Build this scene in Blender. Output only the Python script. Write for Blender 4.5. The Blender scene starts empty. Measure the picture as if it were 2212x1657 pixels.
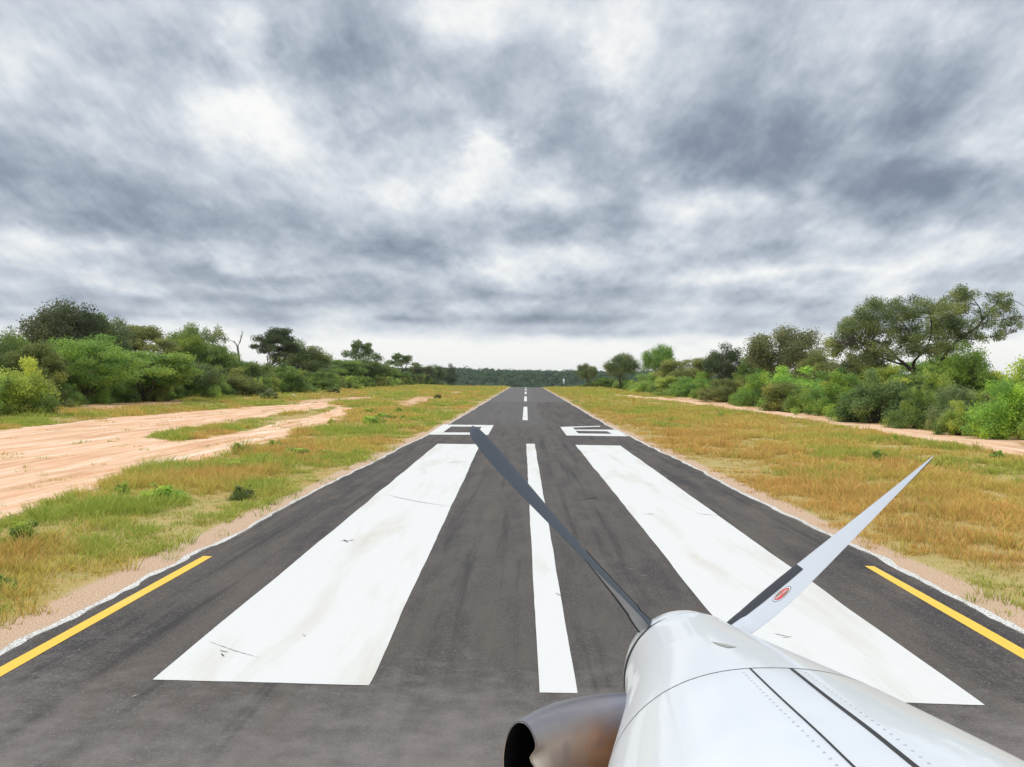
import bpy, math, random
import numpy as np
from mathutils import Matrix, Vector

scene = bpy.context.scene
C = scene.collection
PI = math.pi

# ------------------------------------------------------------------ camera
FPX = 2000.0; CAMH = 2.85
YAW, PITCH, ROLL = 0.015, 0.00125, 0.010
Mc = Matrix.Rotation(YAW, 3, 'Z') @ Matrix.Rotation(PI/2 + PITCH, 3, 'X') @ Matrix.Rotation(ROLL, 3, 'Z')
cam_d = bpy.data.cameras.new("camera"); cam = bpy.data.objects.new("camera", cam_d); C.objects.link(cam)
cam_d.sensor_width = 36.0; cam_d.lens = FPX / 2212.0 * 36.0
cam_d.clip_start = 0.05; cam_d.clip_end = 20000
cam.matrix_world = Matrix.Translation((0, 0, CAMH)) @ Mc.to_4x4()
scene.camera = cam
Mn = np.array(Mc)

def ray(px, py):
    return Mn @ np.array([(px - 1106) / FPX, -(py - 828.5) / FPX, -1.0])

def proj(P):
    q = (np.asarray(P) - np.array([0, 0, CAMH])) @ Mn
    return np.stack([1106 + FPX * q[..., 0] / -q[..., 2], 828.5 - FPX * q[..., 1] / -q[..., 2]], -1)

# ------------------------------------------------------------------ node helper
class NT:
    def __init__(s, tree): s.t = tree; s.n = tree.nodes; s.l = tree.links
    def add(s, typ, **kw):
        n = s.n.new(typ)
        ins = kw.pop('ins', {})
        for k, v in kw.items(): setattr(n, k, v)
        for k, v in ins.items(): s.set(n.inputs[k], v)
        return n
    def set(s, sock, v):
        if hasattr(v, 'is_output') or isinstance(v, bpy.types.NodeSocket): s.l.new(v, sock)
        else: sock.default_value = v
    def math(s, op, a, b=None, c=None, clamp=False):
        n = s.n.new('ShaderNodeMath'); n.operation = op; n.use_clamp = clamp
        s.set(n.inputs[0], a)
        if b is not None: s.set(n.inputs[1], b)
        if c is not None: s.set(n.inputs[2], c)
        return n.outputs[0]
    def noise(s, vec, scale, detail=4, rough=.55, dist=0.0):
        n = s.add('ShaderNodeTexNoise', ins={'Vector': vec, 'Scale': scale, 'Detail': detail, 'Roughness': rough, 'Distortion': dist})
        return n.outputs['Fac']
    def mapr(s, v, a, b, c=0.0, d=1.0, smooth=False):
        n = s.add('ShaderNodeMapRange', ins={0: v, 1: a, 2: b, 3: c, 4: d})
        n.clamp = True
        if smooth: n.interpolation_type = 'SMOOTHSTEP'
        return n.outputs[0]
    def mix(s, f, a, b, blend='MIX'):
        n = s.n.new('ShaderNodeMix'); n.data_type = 'RGBA'; n.blend_type = blend
        s.set(n.inputs[0], f); s.set(n.inputs[6], a); s.set(n.inputs[7], b)
        return n.outputs[2]
    def vmath(s, op, a, b=None):
        n = s.n.new('ShaderNodeVectorMath'); n.operation = op
        s.set(n.inputs[0], a)
        if b is not None: s.set(n.inputs[1], b)
        return n.outputs[0]
    def attr(s, name):
        return s.add('ShaderNodeAttribute', attribute_name=name)

def c4(r, g, b): return (r, g, b, 1.0)

# ------------------------------------------------------------------ world: overcast sky
HAZE_DENSITY = 0.00006
RELIEF = (-1.5, -0.8)
SUN_EL, SUN_AZ = math.radians(55), math.radians(-115)
world = bpy.data.worlds.new("World"); scene.world = world; world.use_nodes = True
w = NT(world.node_tree); w.n.clear()
tc = w.add('ShaderNodeTexCoord').outputs['Generated']
nv = w.vmath('NORMALIZE', tc)
sep = w.add('ShaderNodeSeparateXYZ', ins={0: nv})
dx, dy, dz = sep.outputs
zc = w.math('MAXIMUM', dz, 0.0)
zz = w.math('ADD', zc, 0.15)
pu = w.math('DIVIDE', dx, zz); pv = w.math('DIVIDE', dy, zz)
P = w.add('ShaderNodeCombineXYZ', ins={0: pu, 1: pv, 2: 3.7}).outputs[0]
az = w.math('ARCTAN2', dx, dy); el = w.math('ARCSINE', dz)
elc = w.math('MAXIMUM', el, 0.0)
def cloudspace(shift):
    e = w.math('ADD', elc, shift)
    u = w.math('DIVIDE', w.math('MULTIPLY', az, 7.6), w.math('ADD', e, 0.62))
    v = w.math('MULTIPLY', w.math('LOGARITHM', w.math('ADD', e, 0.075), math.e), -2.9)
    return w.add('ShaderNodeCombineXYZ', ins={0: u, 1: v, 2: 1.3}).outputs[0]
P = cloudspace(0.0); P2 = cloudspace(0.016); P3 = cloudspace(0.006)
n_big = w.noise(P, 0.45, 2, .5)
n_mid = w.noise(P, .80, 6, .54, .10); n_mid2 = w.noise(P2, .80, 4, .50, .10)
n_fin = w.noise(P, 2.3, 9, .62, .05); n_fin2 = w.noise(P3, 2.3, 5, .58, .05)
relief = w.math('ADD', w.math('MULTIPLY', w.math('SUBTRACT', n_mid, n_mid2), RELIEF[0]), w.math('MULTIPLY', w.math('SUBTRACT', n_fin, n_fin2), RELIEF[1]))
# warp for the large cloud masses
AE = w.add('ShaderNodeCombineXYZ', ins={0: az, 1: w.math('MULTIPLY', el, 1.6), 2: 0.0}).outputs[0]
wx = w.math('SUBTRACT', w.noise(AE, 8.0, 5, .6), 0.5)
AE2 = w.vmath('ADD', AE, (5.3, 2.1, 0.0))
wy = w.math('SUBTRACT', w.noise(AE2, 8.0, 5, .6), 0.5)
azw = w.math('ADD', az, w.math('MULTIPLY', wx, 0.22)); elw = w.math('ADD', el, w.math('MULTIPLY', wy, w.mapr(el, .03, .34, .022, .085)))
# (px, py, half-width px, half-height px, amount) cloud masses of the day, as directions
BL = [(120, 390, 330, 70, -.20), (330, 490, 260, 50, -.22), (600, 255, 280, 75, .20), (480, 215, 110, 40, .10),
      (760, 120, 190, 75, -.20), (1000, 180, 190, 80, -.18), (900, 290, 110, 60, -.16), (1040, 320, 75, 50, .30),
      (1000, 420, 260, 45, .24), (1250, 290, 120, 80, -.20), (1650, 330, 260, 120, -.26), (2000, 400, 300, 75, -.30),
      (1850, 250, 240, 60, -.10), (1180, 480, 150, 38, -.28), (850, 545, 140, 32, -.28), (600, 420, 140, 60, -.06),
      (1560, 445, 150, 38, .30), (2120, 330, 130, 40, .24), (1330, 180, 70, 110, .20), (1650, 60, 330, 80, .05),
      (1250, 60, 240, 60, .08), (200, 70, 260, 100, .05), (50, 200, 200, 100, .12), (520, 60, 60, 60, .2),
      (100, 520, 250, 28, .22), (560, 545, 130, 25, .18), (1150, 560, 180, 28, .22), (1500, 560, 220, 25, -.06),
      (820, 610, 180, 26, -.22), (1040, 640, 130, 18, -.20), (1450, 630, 240, 22, -.16), (380, 600, 150, 30, -.10),
      (1330, 700, 300, 16, -.06), (2000, 560, 260, 45, .12), (150, 590, 200, 18, .12), (1900, 640, 200, 30, .10),
      (2050, 120, 120, 60, -.10), (2180, 40, 90, 50, .15), (350, 120, 150, 70, -.10),
      (200, 676, 300, 10, -.16), (760, 650, 120, 14, -.15), (890, 690, 60, 8, -.20), (1100, 655, 80, 12, .15), (1200, 690, 200, 12, -.20),
      (1350, 722, 280, 9, -.16), (520, 560, 70, 20, .18), (1690, 545, 160, 20, -.14), (2100, 590, 200, 16, -.10), (1750, 590, 200, 12, .15),
      (150, 642, 220, 14, -.12), (600, 655, 140, 10, -.14), (1650, 655, 200, 12, -.10), (650, 590, 120, 12, .14), (300, 620, 160, 9, .14)]
acc = None
for (bx, by, sx, sy, amp) in BL:
    if amp == 0: continue
    d = ray(bx, by); d = d / np.linalg.norm(d)
    a0 = math.atan2(d[0], d[1]); e0 = math.asin(d[2])
    qa = w.math('DIVIDE', w.math('SUBTRACT', azw, a0), sx / FPX)
    qe = w.math('DIVIDE', w.math('SUBTRACT', elw, e0), sy / FPX)
    r2 = w.math('ADD', w.math('MULTIPLY', qa, qa), w.math('MULTIPLY', qe, qe))
    g = w.math('MULTIPLY', w.math('EXPONENT', w.math('MULTIPLY', r2, -1.0)), amp * 1.2)
    acc = g if acc is None else w.math('ADD', acc, g)
nsum = w.math('ADD', w.math('MULTIPLY', w.math('SUBTRACT', n_mid, .5), 1.15), w.math('MULTIPLY', w.math('SUBTRACT', n_fin, .5), .55))
nsum = w.math('ADD', nsum, w.math('MULTIPLY', w.math('SUBTRACT', n_big, .5), .3))
nsum = w.math('ADD', nsum, relief)
nsum = w.math('MULTIPLY', nsum, w.mapr(el, .02, .10, .35, 1.0))
hor = w.mapr(el, 0.026, 0.074, .60, 0.0, True)
V = w.math('ADD', w.math('ADD', w.math('ADD', 0.54, nsum), acc), hor, clamp=True)
ramp = w.add('ShaderNodeValToRGB', ins={0: V})
cr = ramp.color_ramp; cr.interpolation = 'B_SPLINE'
cr.elements[0].position = 0.0; cr.elements[0].color = c4(.18, .22, .29)
cr.elements[1].position = 1.0; cr.elements[1].color = c4(.96, .96, .93)
for p_, col in ((.22, (.272, .322, .392)), (.45, (.445, .50, .575)), (.65, (.62, .665, .725)), (.83, (.82, .84, .85))):
    e_ = cr.elements.new(p_); e_.color = c4(*col)
zen = w.mapr(el, .42, 1.1, 1.0, 2.3, True)
bgc = w.add('ShaderNodeBackground', ins={0: ramp.outputs[0], 1: zen})
sky = w.add('ShaderNodeTexSky'); sky.sky_type = 'NISHITA'; sky.sun_disc = False
sky.sun_elevation = SUN_EL; sky.sun_rotation = SUN_AZ
bgs = w.add('ShaderNodeBackground', ins={0: sky.outputs[0], 1: 0.08})
mx = w.add('ShaderNodeMixShader', ins={0: 0.94, 1: bgs.outputs[0], 2: bgc.outputs[0]})
wo = w.add('ShaderNodeOutputWorld', ins={0: mx.outputs[0]})
world.cycles.sampling_method = 'MANUAL'; world.cycles.sample_map_resolution = 512

sd = bpy.data.lights.new("sun", 'SUN'); sd.energy = 1.5; sd.angle = math.radians(35); sd.color = (1.0, .965, .91)
sun = bpy.data.objects.new("sun", sd); C.objects.link(sun)
sdir = Vector((math.sin(SUN_AZ) * math.cos(SUN_EL), math.cos(SUN_AZ) * math.cos(SUN_EL) , math.sin(SUN_EL)))
sun.rotation_euler = sdir.to_track_quat('Z', 'Y').to_euler(); sun.location = (0, 0, 60)

scene.view_settings.view_transform = 'Standard'; scene.view_settings.look = 'None'
scene.view_settings.exposure = 0.12; scene.view_settings.gamma = 1.0
scene.render.engine = 'CYCLES'

# ------------------------------------------------------------------ small numpy tools
def vnoise(x, y, seed=0):
    x = np.asarray(x, float); y = np.asarray(y, float)
    xi = np.floor(x).astype(np.int64); yi = np.floor(y).astype(np.int64)
    fx = x - xi; fy = y - yi; fx = fx * fx * (3 - 2 * fx); fy = fy * fy * (3 - 2 * fy)
    def h(a, b):
        n = (a * 374761393 + b * 668265263 + seed * 1442695041) & 0x7fffffff
        n = ((n ^ (n >> 13)) * 1274126177) & 0x7fffffff
        return ((n ^ (n >> 16)) & 0xffff) / 65535.0
    return (h(xi, yi) * (1 - fx) + h(xi + 1, yi) * fx) * (1 - fy) + (h(xi, yi + 1) * (1 - fx) + h(xi + 1, yi + 1) * fx) * fy

def fbm(x, y, seed=0, o=4):
    s = 0; a = .5; t = 0
    for k in range(o):
        s = s + a * vnoise(np.asarray(x) * 2**k, np.asarray(y) * 2**k, seed + k * 17); t += a; a *= .5
    return s / t

def ss(x, a, b):
    t = np.clip((np.asarray(x, float) - a) / (b - a), 0, 1); return t * t * (3 - 2 * t)

PY = [-200, 0, 72, 131, 190, 250, 310, 345, 400, 500, 650, 850, 1000, 1250, 1500, 1700, 2500, 6000]
PZ = [0, 0, 0, .48, .93, 1.33, 1.84, 1.95, 1.6, -1, -7, -11, -9, 8, 22, 24, 20, 0]
_yy = np.linspace(-200, 6000, 3101)
_zz = np.interp(_yy, PY, PZ); _k = np.hanning(17); _k /= _k.sum()
_zz = np.convolve(np.pad(_zz, 8, 'edge'), _k, 'valid')
def ground_z(x, y):
    x = np.asarray(x, float); y = np.asarray(y, float)
    z = np.interp(y, _yy, _zz)
    z = z + .35 * ss(-x, 27, 40) * (1 - ss(y, 500, 700))
    m = ss(np.abs(x), 7, 12)
    z = z + m * (fbm(x * .12, y * .12, 3, 3) - .5) * .22 * ss(np.abs(x), 8, 16)
    z = z + ss(y, 1000, 1400) * (fbm(x * .004, y * .004, 9, 3) - .5) * 14
    return z

def gpix(px, py):
    """point of the ground seen at a photo position"""
    d = ray(px, py); o = np.array([0, 0, CAMH])
    t = np.concatenate([np.linspace(2, 60, 600), np.geomspace(60, 3000, 2500)])
    q = o[None] + d[None] * t[:, None]
    g = q[:, 2] - ground_z(q[:, 0], q[:, 1])
    k = np.argmax(g < 0)
    if k == 0: k = len(t) - 1
    a = g[k - 1] / (g[k - 1] - g[k] + 1e-12)
    return q[k - 1] + (q[k] - q[k - 1]) * a

def mesh_np(name, V_, F_, smooth=False):
    """F_: (n,k) array or list of lists"""
    me = bpy.data.meshes.new(name)
    V_ = np.asarray(V_, np.float32)
    if isinstance(F_, np.ndarray):
        n, k = F_.shape
        me.vertices.add(len(V_)); me.vertices.foreach_set('co', V_.ravel())
        me.loops.add(n * k); me.loops.foreach_set('vertex_index', F_.astype(np.int32).ravel())
        me.polygons.add(n); me.polygons.foreach_set('loop_start', np.arange(0, n * k, k, dtype=np.int32))
        me.update(calc_edges=True); me.validate()
    else:
        me.from_pydata([tuple(map(float, v)) for v in V_], [], F_)
    if smooth: me.polygons.foreach_set('use_smooth', np.ones(len(me.polygons), bool))
    me.update()
    return me

def link(name, me, mat, parent=None, smooth=False):
    o = bpy.data.objects.new(name, me); C.objects.link(o)
    if mat is not None:
        for m in (mat if isinstance(mat, (list, tuple)) else [mat]): me.materials.append(m)
    if parent is not None: o.parent = parent
    return o

def tag(o, label=None, cat=None, group=None, kind=None):
    if label: o['label'] = label
    if cat: o['category'] = cat
    if group: o['group'] = group
    if kind: o['kind'] = kind
    return o

def empty(name, loc, rz=0.0):
    o = bpy.data.objects.new(name, None); C.objects.link(o); o.location = loc; o.rotation_euler = (0, 0, rz)
    o.empty_display_size = .2
    return o

def fattr(me, name, data, dom='POINT'):
    a = me.attributes.new(name, 'FLOAT', dom); a.data.foreach_set('value', np.asarray(data, np.float32))

# ------------------------------------------------------------------ materials
def new_mat(name):
    m = bpy.data.materials.new(name); m.use_nodes = True
    t = NT(m.node_tree); b = t.n['Principled BSDF']
    return m, t, b

def simple(name, col, rough=.5, metal=0.0, bump=0, bscale=200, coat=0):
    m, t, b = new_mat(name)
    b.inputs['Base Color'].default_value = c4(*col); b.inputs['Roughness'].default_value = rough
    b.inputs['Metallic'].default_value = metal
    if coat: b.inputs['Coat Weight'].default_value = coat; b.inputs['Coat Roughness'].default_value = .12
    oc = t.add('ShaderNodeTexCoord').outputs['Object']
    n = t.noise(oc, bscale, 4)
    v = t.mapr(n, .3, .7, .85, 1.1)
    b.inputs['Base Color'].default_value = c4(*col)
    mul = t.mix(1.0, c4(*col), t.add('ShaderNodeCombineColor', ins={0: v, 1: v, 2: v}).outputs[0], 'MULTIPLY')
    t.set(b.inputs['Base Color'], mul)
    if bump:
        t.set(b.inputs['Normal'], t.add('ShaderNodeBump', ins={'Height': n, 'Strength': bump, 'Distance': .01}).outputs[0])
    return m

def geo(t): return t.add('ShaderNodeNewGeometry').outputs['Position']

def mat_ground():
    m, t, b = new_mat('soil'); p = geo(t)
    n1 = t.noise(p, .35, 5, .6); n2 = t.noise(p, 2.5, 6, .65); n3 = t.noise(p, 14, 6, .7); n4 = t.noise(p, 70, 3, .7)
    grassy = t.mix(t.mapr(n2, .35, .65), c4(.30, .27, .08), c4(.52, .31, .12))
    grassy = t.mix(t.mapr(n1, .42, .6), grassy, c4(.42, .34, .13))
    grassy = t.mix(t.math('MULTIPLY', t.mapr(n3, .5, .75), .6), grassy, c4(.56, .38, .20))
    sand = t.mix(t.mapr(n2, .3, .7), c4(.60, .34, .19), c4(.72, .50, .33))
    sand = t.mix(t.mapr(n3, .52, .72), sand, c4(.40, .20, .10))
    dirt = t.attr('dirt').outputs['Fac']
    thr = t.math('ADD', dirt, t.math('MULTIPLY', t.math('SUBTRACT', n3, .5), 1.1))
    f = t.mapr(thr, .35, .65)
    col = t.mix(f, grassy, sand)
    grav = t.attr('gravel').outputs['Fac']
    n6 = t.noise(p, 42, 6, .85)
    gc = t.mix(t.mapr(n6, .42, .60), c4(.34, .20, .12), c4(.80, .60, .42))
    gc = t.mix(t.mapr(n4, .60, .72, 0, .7), gc, c4(.20, .13, .08))
    gf = t.mapr(t.math('ADD', grav, t.math('MULTIPLY', t.math('SUBTRACT', n3, .5), .9)), .4, .7)
    col = t.mix(gf, col, gc)
    far = t.attr('wood').outputs['Fac']
    col = t.mix(far, col, c4(.035, .05, .025))
    t.set(b.inputs['Base Color'], col); b.inputs['Roughness'].default_value = .95
    b.inputs['Specular IOR Level'].default_value = .1
    hb = t.math('ADD', t.math('MULTIPLY', n3, .6), t.math('MULTIPLY', n4, .3))
    t.set(b.inputs['Normal'], t.add('ShaderNodeBump', ins={'Height': hb, 'Strength': .35, 'Distance': .03}).outputs[0])
    return m

def mat_sand():
    m, t, b = new_mat('sand'); p = geo(t)
    ps = t.add('ShaderNodeMapping', ins={0: p, 2: (0, 0, -.22), 3: (2.4, .16, 1.0)}).outputs[0]
    n2 = t.noise(ps, .5, 6, .65); n3 = t.noise(ps, 2.6, 8, .75); n4 = t.noise(p, 16, 5, .75); n5 = t.noise(ps, .6, 6, .65)
    sand = t.mix(t.mapr(n2, .35, .65), c4(.75, .42, .24), c4(.80, .55, .36))
    sand = t.mix(t.mapr(n5, .52, .64), sand, c4(.84, .66, .48))
    sand = t.mix(t.mapr(n5, .49, .40, 0, .75), sand, c4(.58, .32, .17))
    sand = t.mix(t.math('MULTIPLY', t.mapr(n3, .56, .62), .75), sand, c4(.48, .25, .11))
    sand = t.mix(t.math('MULTIPLY', t.mapr(n4, .58, .72), .6), sand, c4(.85, .72, .58))
    t.set(b.inputs['Base Color'], sand); b.inputs['Roughness'].default_value = .95
    b.inputs['Specular IOR Level'].default_value = .1
    t.set(b.inputs['Normal'], t.add('ShaderNodeBump', ins={'Height': t.math('ADD', n3, n4), 'Strength': .35, 'Distance': .03}).outputs[0])
    return m

def mat_asphalt():
    m, t, b = new_mat('asphalt'); p = geo(t)
    ps = t.add('ShaderNodeMapping', ins={0: p, 3: (1.0, .22, 1.0)}).outputs[0]
    n1 = t.noise(ps, .55, 5, .6, .6); n2 = t.noise(p, 3.0, 6, .65); n3 = t.noise(p, 60, 5, .75); n4 = t.noise(ps, 2.2, 5, .6)
    vor = t.add('ShaderNodeTexVoronoi', ins={'Vector': p, 'Scale': 60.0})
    col = t.mix(t.mapr(n1, .35, .65), c4(.022, .021, .021), c4(.080, .068, .056))
    col = t.mix(t.math('MULTIPLY', t.mapr(n4, .48, .66), .75), col, c4(.125, .095, .070))
    col = t.mix(t.math('MULTIPLY', t.mapr(n2, .50, .70), .35), col, c4(.105, .09, .084))
    col = t.mix(t.mapr(n3, .40, .62, 0, .42), col, c4(.15, .13, .12))
    st = t.mapr(vor.outputs['Color'], .70, .95, 0, .8)
    col = t.mix(st, col, c4(.25, .22, .20))
    vc = t.mapr(t.math('ABSOLUTE', t.add('ShaderNodeSeparateXYZ', ins={0: p}).outputs[0]), 0.5, 5.2, 1, 0)
    col = t.mix(t.math('MULTIPLY', vc, t.mapr(n4, .35, .6, .2, .7)), col, c4(.105, .092, .080))
    px_ = t.add('ShaderNodeMapping', ins={0: p, 3: (2.2, .06, 1.0)}).outputs[0]
    lane = t.noise(px_, 1.3, 5, .65)
    col = t.mix(t.mapr(lane, .50, .68, 0, .55), col, c4(.125, .105, .085))
    col = t.mix(t.mapr(lane, .46, .34, 0, .6), col, c4(.030, .028, .028))
    # asphalt colour gets paler towards the near end, with a noisy border
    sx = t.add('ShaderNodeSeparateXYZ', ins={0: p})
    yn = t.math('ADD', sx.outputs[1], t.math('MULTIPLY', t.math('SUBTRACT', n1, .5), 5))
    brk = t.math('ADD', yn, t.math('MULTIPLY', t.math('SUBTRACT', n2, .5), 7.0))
    near_pale = t.mapr(brk, 9.6, 6.2, 0, .66)
    col = t.mix(near_pale, col, t.mix(n3, c4(.17, .15, .135), c4(.33, .29, .265)))
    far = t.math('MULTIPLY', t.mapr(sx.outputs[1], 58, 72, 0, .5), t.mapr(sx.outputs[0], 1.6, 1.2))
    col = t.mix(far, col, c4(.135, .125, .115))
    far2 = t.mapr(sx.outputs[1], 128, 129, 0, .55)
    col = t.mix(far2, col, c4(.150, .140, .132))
    ed = t.attr('edge').outputs['Fac']
    ef = t.mapr(t.math('ADD', ed, t.math('MULTIPLY', t.math('SUBTRACT', n3, .5), 2.6)), .85, .95, 0, .85)
    col = t.mix(ef, col, c4(.60, .55, .47))
    t.set(b.inputs['Base Color'], col); b.inputs['Roughness'].default_value = .88
    b.inputs['Specular IOR Level'].default_value = .25
    t.set(b.inputs['Normal'], t.add('ShaderNodeBump', ins={'Height': t.math('ADD', n3, t.math('MULTIPLY', vor.outputs['Distance'], .7)), 'Strength': .55, 'Distance': .012}).outputs[0])
    return m

def mat_paint(name, col, stain, sfac=.5, worn=.0):
    m, t, b = new_mat(name); p = geo(t)
    ps = t.add('ShaderNodeMapping', ins={0: p, 3: (1.0, .12, 1.0)}).outputs[0]
    n1 = t.noise(ps, 1.6, 5, .6, .4); n2 = t.noise(p, 9, 6, .7); n3 = t.noise(p, 55, 4, .7)
    c = t.mix(t.math('MULTIPLY', t.mapr(n1, .5, .78), sfac), c4(*col), c4(*stain))
    c = t.mix(t.math('MULTIPLY', t.mapr(n2, .45, .8), .25), c, c4(*[v * .82 for v in col]))
    # grit and small scuffs
    vs = t.add('ShaderNodeMapping', ins={0: p, 3: (1.0, 2.2, 1.0)}).outputs[0]
    sc = t.noise(vs, 6.5, 8, .8)
    c = t.mix(t.mapr(sc, .715, .74, 0, .85), c, c4(.06, .05, .045))
    if worn > 0:
        c = t.mix(t.mapr(n3, .72 - worn, .78 - worn, 0, .9), c, c4(.07, .062, .06))
    t.set(b.inputs['Base Color'], c); b.inputs['Roughness'].default_value = .7
    b.inputs['Specular IOR Level'].default_value = .3
    t.set(b.inputs['Normal'], t.add('ShaderNodeBump', ins={'Height': n3, 'Strength': .2, 'Distance': .006}).outputs[0])
    return m

def mat_leaf(name, trans=.48):
    m, t, b = new_mat(name)
    oi = t.add('ShaderNodeObjectInfo'); tint = t.attr('tint').outputs['Fac']
    base = oi.outputs['Color']
    hsv = t.add('ShaderNodeHueSaturation', ins={'Hue': t.mapr(tint, 0, 1, .535, .468), 'Saturation': t.mapr(tint, 0, 1, .92, 1.08), 'Value': t.mapr(tint, 0, 1, .50, 1.65), 'Color': base})
    b.inputs['Roughness'].default_value = .6; b.inputs['Specular IOR Level'].default_value = .25
    t.set(b.inputs['Base Color'], hsv.outputs[0])
    tr = t.add('ShaderNodeBsdfTranslucent', ins={0: hsv.outputs[0]})
    mxs = t.add('ShaderNodeMixShader', ins={0: trans, 1: b.outputs[0], 2: tr.outputs[0]})
    t.l.new(mxs.outputs[0], t.n['Material Output'].inputs[0])
    return m

def mat_grass():
    m, t, b = new_mat('grass_blades')
    gc = t.attr('gcol').outputs['Color']
    b.inputs['Roughness'].default_value = .7; b.inputs['Specular IOR Level'].default_value = .15
    t.set(b.inputs['Base Color'], gc)
    tr = t.add('ShaderNodeBsdfTranslucent', ins={0: gc})
    mxs = t.add('ShaderNodeMixShader', ins={0: .4, 1: b.outputs[0], 2: tr.outputs[0]})
    t.l.new(mxs.outputs[0], t.n['Material Output'].inputs[0])
    return m

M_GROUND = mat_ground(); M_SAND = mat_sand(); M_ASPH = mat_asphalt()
M_WHITE = mat_paint('white_marking', (.70, .685, .64), (.52, .45, .33), .62, .015)
M_YEL = mat_paint('yellow_marking', (.84, .53, .07), (.86, .66, .25), .6, .04)
M_EDGE = mat_paint('edge_paint', (.76, .73, .66), (.50, .43, .33), .7, .20)
M_LEAF = mat_leaf('leaves'); M_GRASS = mat_grass()
M_BARK = simple('bark', (.085, .066, .055), .9, 0, .6, 14)
M_DEAD = simple('dead_wood', (.20, .15, .12), .9, 0, .6, 14)
M_ROCK = simple('pale_rock', (.62, .52, .42), .9, 0, .6, 5)

# ------------------------------------------------------------------ runway edges, ground
XL = float(np.mean([gpix(*q)[0] for q in ((619, 1090), (320, 1247), (64, 1385))]))
XR = float(np.mean([gpix(*q)[0] for q in ((1531, 1020), (1710, 1120), (1833, 1182), (1930, 1229))]))
print('runway', XL, XR, [gpix(*q)[:2].round(2).tolist() for q in ((619, 1090), (320, 1247), (64, 1385), (1531, 1020), (1930, 1229))])

def zl(X, Y): return ((1600 + X * .4069) * .8848, (650 + Y * .4069) * .8848)      # right-hand detail view
def z2(X, Y): return ((800 + X * .3617) * .8848, (780 + Y * .3617) * .8848)       # centre detail view
DIRT_L = [(-420, 985), (0, 930), (200, 906), (450, 886), (640, 873), (705, 869), (765, 884), (742, 903), (600, 950), (480, 985), (330, 1012), (200, 1060), (100, 1090), (0, 1118), (-420, 1250)]
MEDIAN = [(320, 945), (400, 926), (520, 908), (620, 893), (735, 878), (700, 893), (600, 912), (480, 940), (380, 955)]
PATCH = [[z2(430, 570), z2(560, 530), z2(700, 515), z2(740, 535), z2(640, 570), z2(500, 600)],
         [z2(-300, 560), z2(0, 535), z2(200, 522), z2(390, 523), z2(200, 545), z2(0, 560), z2(-200, 585)],
         [z2(820, 492), z2(880, 486), z2(935, 490), z2(860, 506)],
         [(95, 880), (180, 862), (330, 860), (420, 868), (300, 880), (180, 886)],
         [z2(-500, 690), z2(-100, 620), z2(150, 640), z2(130, 690), z2(-150, 740)]]
TR_UP = [(2500, 1120), (2212, 1072), (1900, 1035), (1600, 985), (1300, 940), (1000, 905), (780, 878), (560, 850), (380, 828), (100, 795), (-250, 768)]
TR_LO = [(2500, 1205), (2212, 1142), (1900, 1090), (1500, 1030), (1200, 972), (1000, 938), (700, 890), (400, 850), (100, 809), (-250, 776)]
TRACK = [zl(*q) for q in TR_UP] + [zl(*q) for q in TR_LO[::-1]]
def wpoly(pp): return np.array([gpix(*q)[:2] for q in pp])
W_DIRT = wpoly(DIRT_L); W_MED = wpoly(MEDIAN); W_PATCH = [wpoly(q) for q in PATCH]; W_TRACK = wpoly(TRACK)
W_RED = wpoly([zl(2500, 1000), zl(2212, 1040), zl(1800, 985), zl(1400, 925), zl(1000, 880), zl(560, 815), zl(330, 800), zl(100, 780), zl(100, 800), zl(380, 835), zl(1000, 915), zl(1300, 945), zl(1900, 1040), zl(2500, 1140)])

def inpoly(x, y, poly):
    x = np.asarray(x); y = np.asarray(y); c = np.zeros(x.shape, bool)
    n = len(poly); j = n - 1
    for i in range(n):
        xi, yi = poly[i]; xj, yj = poly[j]
        cond = ((yi > y) != (yj > y)) & (x < (xj - xi) * (y - yi) / (yj - yi + 1e-12) + xi)
        c ^= cond; j = i
    return c

def softpoly(x, y, poly, amp=1.0):
    """0..1, ragged membership"""
    s = 0
    for k in range(5):
        a = amp * (.35 + y * .006)
        s = s + inpoly(x + a * (vnoise(x * .8, y * .35, 50 + k) - .5) * 2, y + a * 3 * (vnoise(x * .8, y * .35, 80 + k) - .5) * 2, poly)
    return s / 5.0

ys = np.concatenate([np.linspace(-40, 6, 12, endpoint=False), np.geomspace(6, 700, 420, endpoint=False), np.geomspace(700, 9000, 90)])
us = np.linspace(-1, 1, 301)
xs = np.sign(us) * (np.abs(us) * 22 + 5000 * np.abs(us)**7 + 60 * np.abs(us)**3)
X, Y = np.meshgrid(xs, ys)
Z = ground_z(X, Y)
nR, nC = X.shape
idx = np.arange(nR * nC).reshape(nR, nC)
F = np.stack([idx[:-1, :-1], idx[:-1, 1:], idx[1:, 1:], idx[1:, :-1]], -1).reshape(-1, 4)
Zg = Z.copy()
under = (X > XL + .25) & (X < XR - .25)
Zg[under] -= .05
me = mesh_np('ground', np.stack([X, Y, Zg], -1).reshape(-1, 3), F, True)
d_ = np.zeros_like(X)
for pl in [W_DIRT, W_TRACK] + W_PATCH: d_ = np.maximum(d_, softpoly(X, Y, pl, 1.2))
d_ = np.maximum(d_, .8 * softpoly(X, Y, W_RED, .8))
d_ = d_ * (1 - softpoly(X, Y, W_MED, .6))
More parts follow.
